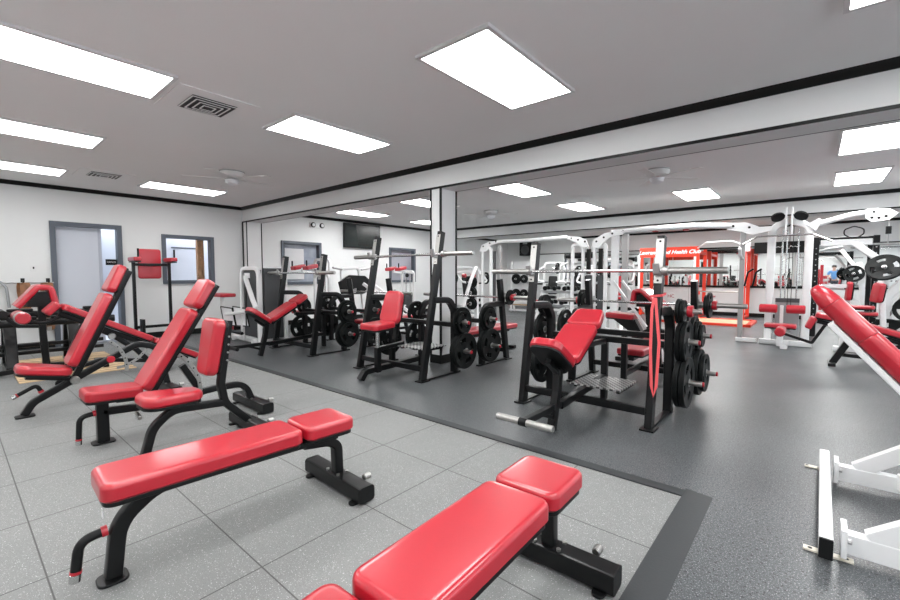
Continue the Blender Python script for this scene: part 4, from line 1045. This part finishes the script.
for x in (-2.14, -1.5): M(o).beam((x, 6.30, .035), (x, 6.85, .035), .09, .06, .012).build('cross_foot', BLK, t)
for y in (6.36, 6.76): M(o).beam((-2.26, y, 1.16), (-1.78, y, .52), .035, .035, .006).build('bar_support', WHT, t)
M(o).cyl((-2.02, 6.50, 1.02), (-1.84, 6.50, 1.03), .02, 10, .004).build('bar_rest', RED, t)

# ---- white rack with a few plates and low shelf, left of the far mirrors
o = (-7.2, 12.5, 0)
t = thing('plate_storage_rack', 'white flat-sided storage rack with low shelf under the wall speaker', 'storage rack', o)
m = M(o); m.box((-7.45, 12.62, .95), (.86, .03, 1.5), .004)
for x in (-7.88, -7.02): m.beam((x, 12.5, 0), (x, 12.5, 1.70), .06, .06, .01)
m.build('back_panel', WHT, t)
m = M(o)
for z in (.08, .34): m.beam((-7.88, 12.4, z), (-6.5, 12.4, z), .08, .06, .01)
for x in (-7.7, -7.1, -6.5): m.beam((x, 12.4, .04), (x, 12.4, .36), .06, .06, .01)
m.build('shelf_frame', WHT, t)
M(o).box((-7.15, 12.42, .26), (1.1, .20, .03), .004).build('wood_shelf', WOOD, t)
for i, (x, z) in enumerate(((-7.66, 1.12), (-7.36, 1.12), (-7.66, .62), (-7.36, .64))):
    M(o).cyl((x, 12.60, z), (x, 12.36, z), .02, 10).build('peg', CHR, t)
    plate(x, 12.46, z, .17 if i % 2 == 0 else .14, .05, PI/2, 'black plate on the %s peg of the white storage rack' % ('top left', 'top right', 'bottom left', 'bottom right')[i], 0)

# speaker
o = (-8.95, YF - .18, 2.33)
t = thing('wall_speaker', 'black loudspeaker box mounted high on the back wall near its left corner', 'loudspeaker', o)
M(o).box((-8.95, YF - .22, 2.33), (.52, .36, .60), .02).build('cabinet', BLKM, t)
M(o).lathe((-8.95, YF - .40, 2.26), (0, -1, 0), [(.17, 0), (.19, .006), (.12, .004), (.05, .02)], 24).build('woofer', GRYC, t)
M(o).box((-8.95, YF - .405, 2.53), (.20, .012, .08), .01).build('tweeter', GRYM, t)
M(o).box((-8.95, YF - .03, 2.33), (.12, .06, .30), .01).build('wall_bracket', BLK, t)

# ---- generic far machines along the back mirror
def far_machine(x, y, label, rz, pad='black', H=1.75, w=.75, roller=False, plates=True, name='plate_loaded_machine', n=''):
    t = thing(name, label, 'exercise machine', (x, y, 0), rz)
    m = M(); uframe(m, -w/2, w/2, .25, H, .07, .15); m.beam((-w/2, .25, H*.55), (w/2, .25, H*.55), .06, .06, .01); m.build('main_frame', WHT, t)
    m = M()
    for s in (-1, 1): m.beam((s*w/2, -.75, .04), (s*w/2, .4, .04), .08, .08, .012)
    m.beam((-w/2, -.6, .04), (w/2, -.6, .04), .08, .08, .012); m.build('base_frame', WHT, t)
    pm = {'black': BLKM, 'red': RED, 'dark': REDD}[pad]
    cushion(t, (0, -.55, .46), (0, -.12, .42), (0, 0, 1), .34, .08, .34, 'seat_pad', red=pm)
    cushion(t, (0, -.06, .55), (0, .10, 1.20), (0, -.95, .25), .32, .08, .30, 'back_pad', red=pm)
    M().path([(0, -.5, .05), (0, -.32, .42), (0, .12, .44), (0, .20, H*.56)], .06, .06, .08, .01).build('seat_frame', WHT, t)
    for s in (-1, 1):
        M().path([(s*w/2, .25, H - .15), (s*(w/2 + .12), -.2, H - .25), (s*(w/2 + .10), -.45, 1.05), (s*w*.28, -.50, 1.0)], .05, .05, .12, .01).build('press_arm', WHT, t)
        M().cyl((s*w*.28, -.50, 1.0), (s*w*.12, -.50, 1.0), .022, 12, .004).build('hand_grip', BLKM, t)
        if plates:
            c, sn = math.cos(rz), math.sin(rz)
            M().cyl((s*(w/2 + .12), -.2, H - .35), (s*(w/2 + .36), -.2, H - .35), .022, 12).build('plate_horn', CHR, t)
            X_, Y_ = s*(w/2 + .22), -.2
            plate(x + c*X_ - sn*Y_, y + sn*X_ + c*Y_, H - .35, .185, .05, rz, 'black plate on the %s horn of the %s' % ('right' if s > 0 else 'left', n), 3)
    if roller:
        M().cyl((-w*.55, .1, H + .05), (w*.55, .1, H + .05), .085, 18, .02).build('top_roller', BLKM, t)
        for s in (-1, 1): M().lathe((s*w*.55, .1, H + .05), (s, 0, 0), [(.10, 0), (.12, .02), (.06, .04)], 18).build('roller_cap', BLK, t)
    return t
far_machine(-5.85, 13.3, 'white machine with black pads and a black roller on top, right of the storage rack', .15, 'black', 1.82, .8, True, n='white machine with the black top roller')
far_machine(-4.9, 12.6, 'white machine with black pads behind the crossover middle towers', -.3, 'black', 1.7, .7, n='white machine behind the crossover towers')
far_machine(-4.95, 14.7, 'white machine with red pads against the mirror left of the red rack', .1, 'red', 1.6, .7, n='white machine left of the red rack')
far_machine(-8.3, 10.6, 'white machine with black pads near the left wall past the column', 1.2, 'black', 1.5, .7, n='machine by the far left wall')
far_machine(2.9, 5.9, 'white machine with red pads right of the picture, seen in the mirror', -.9, 'red', 1.8, .8, n='mirror-only machine near the right wall')
far_machine(3.2, 11.9, 'white machine with dark pads right of the black power rack', -.3, 'dark', 1.9, .8, n='machine right of the black rack')
far_machine(-1.6, -2.4, 'white machine behind the camera with red pads', 2.9, 'red', 1.8, .8, n='left machine behind the camera')
far_machine(2.4, -2.2, 'white machine behind the camera with black pads', 3.3, 'black', 1.9, .8, n='right machine behind the camera')
far_machine(-6.6, -2.5, 'white machine with red pads at the far left end of the front wall', 3.0, 'red', 1.7, .7, n='far left front wall machine')
far_machine(-4.1, -2.4, 'white machine with black pads in the middle of the front wall', 3.2, 'black', 1.9, .8, n='middle front wall machine')
far_machine(.4, -2.7, 'white machine with dark red pads straight behind the camera', 3.1, 'dark', 1.75, .7, n='machine straight behind the camera')
far_machine(4.3, 1.6, 'white machine with black pads by the right wall', -1.3, 'black', 1.8, .8, n='machine by the right wall')
far_machine(-7.2, 14.2, 'white machine with black pads below the leftmost mirror', .3, 'black', 1.7, .7, n='machine below the leftmost mirror')

def pulldown_rack(x, y, label, n):
    t = thing('dumbbell_stand', label, 'storage rack', (x, y, 0), .0)
    for s in (-1, 1):
        m = M(); m.path([(s*.6, -.25, .03), (s*.6, .20, 1.0)], .07, .06, 0, .01); m.beam((s*.6, -.3, .03), (s*.6, .3, .03), .08, .05, .01); m.build('side_frame', WHT, t)
    for k, (z, yy) in enumerate(((.40, -.10), (.78, .08))):
        M().beam((-.62, yy, z), (.62, yy, z), .22, .03, .006, W=(0, 1, -.4)).build('tray', WHT, t)
        for q in range(4):
            xx = -.45 + q*.30; d = thing('dumbbell', 'black dumbbell, %s from the left on the %s tray of the %s' % (('first', 'second', 'third', 'fourth')[q], ('lower', 'upper')[k], n), 'dumbbell', (x + xx, y + yy, z + .09))
            d['group'] = 'dumbbells on the far white stand'
            M().cyl((0, -.12, 0), (0, .12, 0), .015, 10).build('handle', CHR, d)
            for s in (-1, 1): M().cyl((0, s*.06, 0), (0, s*.15, 0), .065, 16, .012).build('head', RUB, d)
    return t
pulldown_rack(-5.45, 11.2, 'white two-tray dumbbell stand behind the flat bench racks', 'far white stand')

# ---- red rig with banner and platform
RY = 14.1
o = (-3.3, RY, 0)
t = thing('power_rack', 'big orange-red power rack with a lettered crosspiece in front of the back mirror', 'power rack', o)
for x in (-4.13, -2.60, -1.48):
    for y in (RY, RY + 1.1):
        z = 2.05 if x > -3 else 1.98
        u = M(o).beam((x, y, .01), (x, y, z), .09, .09, .008).build('upright', ORG, t)
        if y == RY:
            M(o).box((x - .06, y - .05, z/2 + .05), (.06, .03, z - .3), .004).build('white_scale_strip', PAPER, u)
b = M(o).box((-3.365, RY - .05, 1.93), (1.62, .04, .29), .006).build('banner_crosspiece', ORG, t)
text_mesh('banner_lettering', 'Lawrence and Health Club', .155, PAPER, b, (-3.365 - o[0], RY - .075 - o[1], 1.925), (PI/2, 0, 0), shear=.35, bold=.004)
for y in (RY, RY + 1.1):
    M(o).beam((-2.60, y, 2.0), (-1.48, y, 2.0), .05, .05, .008).build('cross_beam', BLK, t)
for x in (-4.13, -2.60, -1.48):
    M(o).beam((x, RY, 1.90), (x, RY + 1.1, 1.90), .07, .07, .008).build('side_beam', ORG, t); M(o).beam((x, RY, .05), (x, RY + 1.1, .05), .07, .07, .008).build('side_beam', ORG, t)
M(o).tube([(-2.60, RY - .05, 2.02), (-2.35, RY - .25, 2.16), (-1.75, RY - .25, 2.17), (-1.48, RY - .05, 2.04)], .022, .08, 12).build('pull_up_bar', WHT, t)
M(o).box((-1.48, RY - .06, 2.02), (.26, .02, .26), .03).build('round_badge', PAPER, t)
M(o).cyl((-2.55, RY - .08, .78), (-1.55, RY - .08, .78), .018, 12).build('safety_bar', STL, t)
for s in (-2.55, -1.52): M(o).box((s, RY - .09, .74), (.10, .10, .10), .01).build('bar_catch', ORG, t)
for k in range(4):
    M(o).box((-2.42 + (k % 2)*.12, RY + .55, .6 + (k//2)*.75), (.05, .9, .05), .006).build('safety_strap', REDD, t)
o = (-2.2, 13.2, 0)
t = thing('lifting_platform', 'low plywood lifting platform with red steel edges in front of the red rack', 'platform', o)
m = M(o); m.box((-2.1, 13.1, .022), (1.7, 1.3, .044), .004); m.build('wood_deck', WOOD, t)
m = M(o)
for y in (12.40, 13.80): m.box((-2.1, y, .03), (1.96, .10, .06), .006)
for x in (-3.03, -1.17): m.box((x, 13.1, .03), (.10, 1.5, .06), .006)
m.build('steel_edge', ORG, t)
# bin and red emblem on the wall panel under the mirror
o = (-3.62, YF - .012, .55)
t = tag(M(o).cyl((-3.62, YF - .004, .55), (-3.62, YF - .014, .55), .13, 24).build('wall_emblem', WHT), 'round white and red emblem on the white panel under the mirror', 'emblem')
text_mesh('emblem_mark', 'HC', .15, REDD, t, (0, -.003, 0), (PI/2, 0, 0))
# black sign on the mirror
o = (-.78, YF - .05, 2.05)
t = tag(M(o).box((-.78, YF - .05, 2.04), (1.24, .06, .32), .01).build('black_sign', BLKM), 'black header sign with white script, at the top of the mirror behind the pulldown tower', 'sign')
m = M(o)
for k, (a, b) in enumerate(((-.98, .04), (-.60, .05))):
    m.tube([(a, YF - .083, 2.04 - b), (a + .05, YF - .083, 2.04 + b), (a + .09, YF - .083, 2.04), (a + .14, YF - .083, 2.06), (a + .19, YF - .083, 2.04), (a + .25, YF - .083, 2.07)], .009, .02, 6)
m.build('white_script', PAPER, t)

# ---- black power rack on the right, behind the pulldown
o = (.45, 11.9, 0)
t = thing('power_rack', 'black perforated power rack at the right edge behind the white plate machine', 'power rack', o)
for x in (.0, .86):
    for y in (11.4, 12.5):
        u = M(o).beam((x, y, .01), (x, y, 2.0), .09, .09, .008).build('upright', BLK, t)
        if y > 12: continue
        for k in range(14): M(o).cyl((x, y - .0455, .35 + k*.11), (x, y - .0475, .35 + k*.11), .012, 8).build('peg_hole', GRYM, u)
for y in (11.4, 12.5): M(o).beam((0, y, 1.96), (.86, y, 1.96), .06, .06, .008).build('cross_beam', BLK, t)
for x in (0, .86):
    for z in (.06, 1.96): M(o).beam((x, 11.4, z), (x, 12.5, z), .06, .06, .008).build('side_beam', BLK, t)
M(o).beam((.06, 11.33, 1.88), (.80, 11.33, 1.88), .05, .12, .01).build('white_crossbar', WHT, t)
M(o).cyl((.76, 11.35, 1.83), (1.20, 11.35, 1.83), .022, 12, .004).build('spare_peg', STLD, t)
M(o).beam((.10, 11.33, .55), (.10, 11.33, 1.45), .05, .04, .006).build('red_upright_cover', RED, t)

# ---- red padded machine (seat and back) right
def pad_machine():
    o = (.55, 8.7, 0)
    t = thing('seated_row_machine', 'white machine with dark red chest and seat pads, behind the raised red bench', 'exercise machine', (.62, 9.6, 0))
    m = M(o); m.path([(.80, 8.5, .03), (.74, 8.5, .80), (.70, 8.5, 1.15)], .07, .07, .1, .012); m.beam((.20, 8.6, .04), (.95, 8.6, .04), .10, .08, .012); m.beam((.30, 8.6, .04), (.36, 8.6, .95), .07, .07, .012); m.beam((.30, 8.6, 1.04), (.05, 8.6, 1.05), .07, .07, .012); m.beam((.36, 8.6, .66), (.78, 8.5, .60), .06, .06, .01); m.build('frame', WHT, t)
    cushion(t, (.69, 8.48, .82), (.73, 8.48, 1.12), (-1, -.5, .1), .20, .07, .20, 'back_pad', red=REDD, o=o)
    cushion(t, (.37, 8.5, .84), (.39, 8.5, 1.14), (-.98, -.2, 0), .14, .06, .14, 'chest_pad', red=REDD, o=o)
    cushion(t, (.32, 8.45, .72), (.66, 8.42, .72), (0, 0, 1), .26, .05, .26, 'seat_pad', red=REDD, o=o)
    cushion(t, (.34, 8.45, .62), (.70, 8.42, .62), (0, 0, 1), .26, .05, .26, 'lower_pad', red=REDD, o=o)
    M(o).box((.18, 8.55, 1.07), (.34, .10, .06), .02).build('logo_panel', PAPER, t)
pad_machine()

# ---- white plate-loaded lever machine at the right edge
o = (1.4, 10.2, 0)
t = thing('lever_row_machine', 'white plate-loaded lever machine with large black plates at the right edge', 'exercise machine', o)
M(o).beam((.50, 10.25, 1.80), (.88, 10.25, 1.45), .14, .10, .015).build('lever_arm', WHT, t)
M(o).beam((.88, 10.25, 1.45), (1.52, 10.25, .92), .12, .10, .015).build('lever_arm', WHT, t)
M(o).path([(1.35, 10.25, .04), (.94, 10.25, .48), (.92, 10.25, .88), (1.17, 10.25, 1.20), (1.75, 10.3, 1.30), (2.2, 10.3, .05)], .15, .13, .25, .02).build('arched_frame', WHT, t)
m = M(o); m.beam((1.1, 10.25, .05), (2.35, 10.3, .05), .12, .09, .012); m.beam((1.35, 9.85, .05), (1.35, 10.65, .05), .12, .09, .012); m.beam((2.2, 9.85, .05), (2.2, 10.65, .05), .12, .09, .012); m.build('base_frame', WHT, t)
M(o).cyl((.86, 9.90, 1.36), (.86, 10.22, 1.48), .025, 14, .004).build('plate_horn', CHR, t)
M(o).cyl((.94, 9.78, .30), (.94, 10.25, .30), .025, 14, .004).build('plate_horn', CHR, t)
M(o).cyl((1.17, 10.16, .86), (1.17, 10.22, .86), .05, 18, .01).build('pivot', STLD, t)
M(o).beam((.96, 10.20, .56), (1.17, 10.20, 1.03), .045, .045, .006).build('link_rod', GRYM, t)
def tplate(x, y, z, ax, R, th, label):
    ax = unit(ax); m = M().plate((0, 0, 0), ax, R, th, 4)
    p = m.build('weight_plate', RUB); p.location = (x, y, z); tag(p, label, 'weight plate', 'black weight plates')
    M().lathe((0, 0, 0), ax, [(.027, -th*.5), (.034, -th*.56), (.034, th*.56), (.027, th*.5)], 24).build('hub_ring', STLD, p)
tplate(.86, 9.96, 1.375, (-.22, -.84, .48), .235, .05, 'large black plate tilted high on the white lever machine at the right edge')
tplate(.94, 9.88, .28, (-.25, -.95, .05), .26, .05, 'large black plate low on the white lever machine, behind the slanted red bolster')
tplate(1.17, 9.92, .70, (-.25, -.95, .05), .20, .05, 'medium black plate beside the arched white frame, cut by the picture edge')
o = (.7, 13.9, 0)
t = thing('lever_press_machine', 'white lever machine with one dark plate in front of the mirror at the right', 'exercise machine', o)
M(o).beam((.95, 13.9, .02), (.78, 13.9, 1.55), .10, .09, .012).build('post', WHT, t)
M(o).beam((.45, 13.8, 1.85), (.80, 13.8, 1.30), .10, .08, .012).build('lever_arm', WHT, t)
M(o).beam((.58, 13.9, .8), (.80, 13.9, .62), .07, .07, .012).build('seat_arm', WHT, t)
M(o).beam((.5, 13.9, .05), (1.3, 13.9, .05), .10, .08, .012).build('base_frame', WHT, t)
M(o).cyl((.68, 13.50, 1.28), (.68, 13.82, 1.28), .025, 14, .004).build('plate_horn', CHR, t)
tplate(.68, 13.60, 1.28, (-.2, -1, .15), .19, .05, 'dark plate on the white lever machine in front of the mirror')

# ---- black decline bench on the right
o = (.3, 8.0, 0)
t = thing('decline_bench', 'black decline bench with red pads and roller, behind the long slanted red bolster', 'bench', o)
cushion(t, (.02, 8.0, .66), (.34, 8.0, .60), (0, 0, 1), .30, .07, .28, 'thigh_pad', o=o)
cushion(t, (.36, 8.0, .59), (1.6, 8.0, .22), (.3, 0, 1), .30, .07, .28, 'back_pad', o=o)
M(o).pad((-.02, 8.0, .48), (.05, 8.0, .64), (-.9, 0, .4), .30, .08, .03, .025).build('knee_pad', RED, t)
M(o).beam((.05, 8.0, .60), (1.55, 8.0, .18), .06, .06, .008).build('bench_rail', BLK, t)
M(o).beam((.22, 8.0, .01), (.46, 8.0, .50), .10, .08, .01).build('front_leg', BLK, t)
M(o).beam((.32, 8.0, .15), (1.4, 8.0, .10), .05, .05, .008).build('lower_brace', BLK, t)
M(o).beam((1.5, 7.8, .04), (1.5, 8.2, .04), .08, .07, .01).build('rear_foot', BLK, t)
M(o).beam((.22, 7.8, .02), (.22, 8.2, .02), .08, .04, .008).build('front_foot', BLK, t)
M(o).path([(.14, 8.0, .56), (.0, 8.0, .28), (-.36, 8.0, .40)], .04, .04, .02, .006).build('roller_arm', BLK, t)
M(o).cyl((-.36, 7.80, .42), (-.36, 8.2, .42), .065, 18, .015).build('ankle_roller', RED, t)

# ---- the tall slanted red bench on its white base, right foreground
o = (.6, 3.1, 0)
t = thing('back_extension_machine', 'white floor frame with long slanted red bolster at the right edge of the view', 'exercise machine', o)
m = M(o); m.beam((.080, 2.42, .07), (.090, 3.66, .07), .050, .09, .006); c = m.build('front_crossbar', WHT, t)
M(o).beam((.0799, 2.408, .07), (.080, 2.419, .07), .048, .088, .004).build('end_cap', BLKM, c)
CRM = mat('cream_bracket', (.72, .68, .58), .4)
for x, y, w in ((.09, 2.50, .17), (.035, 3.60, .08)):
    p = M(o).box((x, y, .006), (w, .035, .008), .002).build('floor_bracket', CRM, c)
    for k in (-1, 1): M(o).cyl((x + k*w*.36, y, .010), (x + k*w*.36, y, .0112), .009, 10).build('bolt_hole', TRIM, p)
for y in (2.53, 3.42):
    M(o).box((.14, y, .085), (.02, .13, .12), .003).build('joint_plate', WHT, c)
    M(o).beam((.145, y, .075), (1.5, y, .075), .06, .09, .006).build('base_rail', WHT, t)
    M(o).beam((.23, y, .11), (.62, y, .42), .055, .08, .006).build('diagonal_brace', WHT, t)
    for yy, zz in ((y - .05, .10), (y + .05, .06)): M(o).cyl((.15, yy, zz), (.165, yy, zz), .012, 8).build('bolt', STLD, t)
M(o).beam((.42, 3.40, .10), (.60, 2.62, .10), .06, .09, .006).build('inner_brace', WHT, t)
M(o).beam((.62, 2.58, .42), (.62, 3.42, .42), .06, .07, .006).build('upper_crossbar', WHT, t)
d = unit(V((.305, 0, -.35))); n = V((-d.z, 0, d.x)); c0 = V((-.004, 3.1, 1.185))
def bolster(name, t0, t1, sc):
    m = M(o); k = len(sc); m.sweep([c0 + d*(t0 + (t1 - t0)*a) for a, _ in sc], rrect(.19, .105, .05, 5), (0, 1, 0), scale=[b for _, b in sc]); return m.build(name, RED, t)
bolster('top_bolster', 0, .115, [(0, .30), (.06, .46), (.2, .66), (.5, .87), (.94, .985), (1, .955)])
bolster('upper_bolster', .116, .335, [(0, .955), (.03, .99), (.97, 1.0), (1, .96)])
bolster('lower_bolster', .336, 1.35, [(0, .96), (.01, 1.0), (.5, 1.03), (.99, 1.0), (1, .8)])
M(o).beam(c0 + d*.20 - n*.070, c0 + d*1.32 - n*.075, .15, .03, .006).build('bench_rail', WHT, t)

# ---- the person with the camera, seen in the mirror
def skin_body(name, pts, edges, rad, m, parent=None, sub=2, root=0, o=(0, 0, 0)):
    me = bpy.data.meshes.new(name); me.from_pydata([V(p) - V(o) for p in pts], edges, []); me.materials.append(m)
    ob = bpy.data.objects.new(name, me); COL.objects.link(ob)
    if parent: ob.parent = parent
    else: ob.location = o
    s = ob.modifiers.new('skin', 'SKIN')
    for i, r in enumerate(rad):
        sv = me.skin_vertices[0].data[i]; sv.radius = (r, r) if not isinstance(r, tuple) else r; sv.use_root = (i == root)
    ss = ob.modifiers.new('sub', 'SUBSURF'); ss.levels = sub; ss.render_levels = sub
    bpy.context.view_layer.update()
    e = bpy.data.meshes.new_from_object(ob.evaluated_get(bpy.context.evaluated_depsgraph_get()))
    ob.modifiers.clear(); ob.data = e
    e.polygons.foreach_set('use_smooth', [True]*len(e.polygons))
    return ob
PX, PY = .78, -.12
P_ = lambda x, y, z: (PX + x, PY + y, z)
pts = [P_(0, 0, .98), P_(0, 0, 1.14), P_(0, .01, 1.32), P_(0, 0, 1.44), P_(0, .01, 1.52), P_(0, .03, 1.60), P_(0, .03, 1.70),
       P_(.10, 0, .90), P_(.11, .02, .50), P_(.12, -.01, .09), P_(.12, .14, .04), P_(-.10, 0, .90), P_(-.11, .02, .50), P_(-.12, -.01, .09), P_(-.12, .14, .04),
       P_(.19, 0, 1.42), P_(.25, .02, 1.17), P_(.20, .24, 1.12), P_(.16, .30, 1.13), P_(-.19, 0, 1.42), P_(-.25, .02, 1.17), P_(-.20, .24, 1.12), P_(-.16, .30, 1.13)]
ed = [(0, 1), (1, 2), (2, 3), (3, 4), (4, 5), (5, 6), (0, 7), (7, 8), (8, 9), (9, 10), (0, 11), (11, 12), (12, 13), (13, 14), (3, 15), (15, 16), (16, 17), (17, 18), (3, 19), (19, 20), (20, 21), (21, 22)]
rd = [(.14, .11), (.13, .10), (.15, .11), (.11, .08), .055, (.075, .09), (.07, .09), .085, .058, .042, .036, .085, .058, .042, .036, .055, .042, .030, .032, .055, .042, .030, .032]
per = skin_body('person', pts, ed, rd, SKIN, o=(PX, PY, 0))
tag(per, 'person in a blue T-shirt and dark trousers, seen in the back mirror', 'person')
G = skin_body('t_shirt', [P_(0, 0, .96), P_(0, 0, 1.14), P_(0, .01, 1.32), P_(0, 0, 1.43), P_(.20, 0, 1.42), P_(.245, .015, 1.24), P_(-.20, 0, 1.42), P_(-.245, .015, 1.24)], [(0, 1), (1, 2), (2, 3), (3, 4), (4, 5), (3, 6), (6, 7)], [(.165, .13), (.155, .12), (.17, .13), (.12, .10), .075, .066, .075, .066], BLUE, per, o=(PX, PY, 0))
G = skin_body('trousers', [P_(0, 0, .97), P_(.10, 0, .88), P_(.11, .02, .50), P_(.12, -.01, .12), P_(-.10, 0, .88), P_(-.11, .02, .50), P_(-.12, -.01, .12)], [(0, 1), (1, 2), (2, 3), (0, 4), (4, 5), (5, 6)], [(.165, .13), .105, .078, .062, .105, .078, .062], DENIM, per, o=(PX, PY, 0))
h = M((PX, PY, 0)).lathe(P_(0, .015, 1.66), (0, -.25, 1), [(.10, 0), (.108, .05), (.10, .09), (.06, .125), (.01, .135)], 20).build('hair', HAIR, per)
m = M((PX, PY, 0))
for s in (-1, 1):
    for k in range(4): m.tube([P_(s*(.16 - .012*k), .30, 1.13), P_(s*(.12 - .012*k), .36, 1.14 - .012*k), P_(s*(.09 - .01*k), .35, 1.12 - .012*k)], .008, .01, 8)
    m.tube([P_(s*.16, .28, 1.15), P_(s*.12, .31, 1.17)], .009, 0, 8)
    m.lathe(P_(s*.035, .112, 1.67), (0, 1, 0), [(.010, 0), (.004, .006)], 8)
    m.lathe(P_(s*.085, .02, 1.65), (s, 0, 0), [(.025, 0), (.02, .02)], 10)
m.lathe(P_(0, .12, 1.63), (0, 1, .1), [(.016, 0), (.006, .025)], 10)
m.build('fingers_and_face', SKIN, per)
for s in (-1, 1): M((PX, PY, 0)).pad(P_(s*.12, -.06, .0), P_(s*.12, .20, .0), (0, 0, 1), .09, .08, .04, .03).build('shoe', TRIM, per)

# ================================================================= CAMERA, WORLD
cam = bpy.data.cameras.new('camera'); co = bpy.data.objects.new('camera', cam); COL.objects.link(co)
cam.sensor_width = 36; cam.lens = 429 / 900 * 36; cam.clip_start = .05
co.location = (0, 0, 1.25)
Pt, Az = math.radians(3.335), math.radians(40.35)
co.rotation_euler = (PI/2 - Pt, 0, Az)
sc = bpy.context.scene; sc.camera = co
w = bpy.data.worlds.new('world'); w.use_nodes = True; w.node_tree.nodes['Background'].inputs[0].default_value = (.86, .93, 1, 1); w.node_tree.nodes['Background'].inputs[1].default_value = 3.2; sc.world = w
sc.view_settings.view_transform = 'Standard'; sc.view_settings.look = 'None'; sc.view_settings.exposure = .43; sc.view_settings.gamma = 1
sc.cycles.max_bounces = 8; sc.cycles.diffuse_bounces = 5; sc.cycles.glossy_bounces = 4
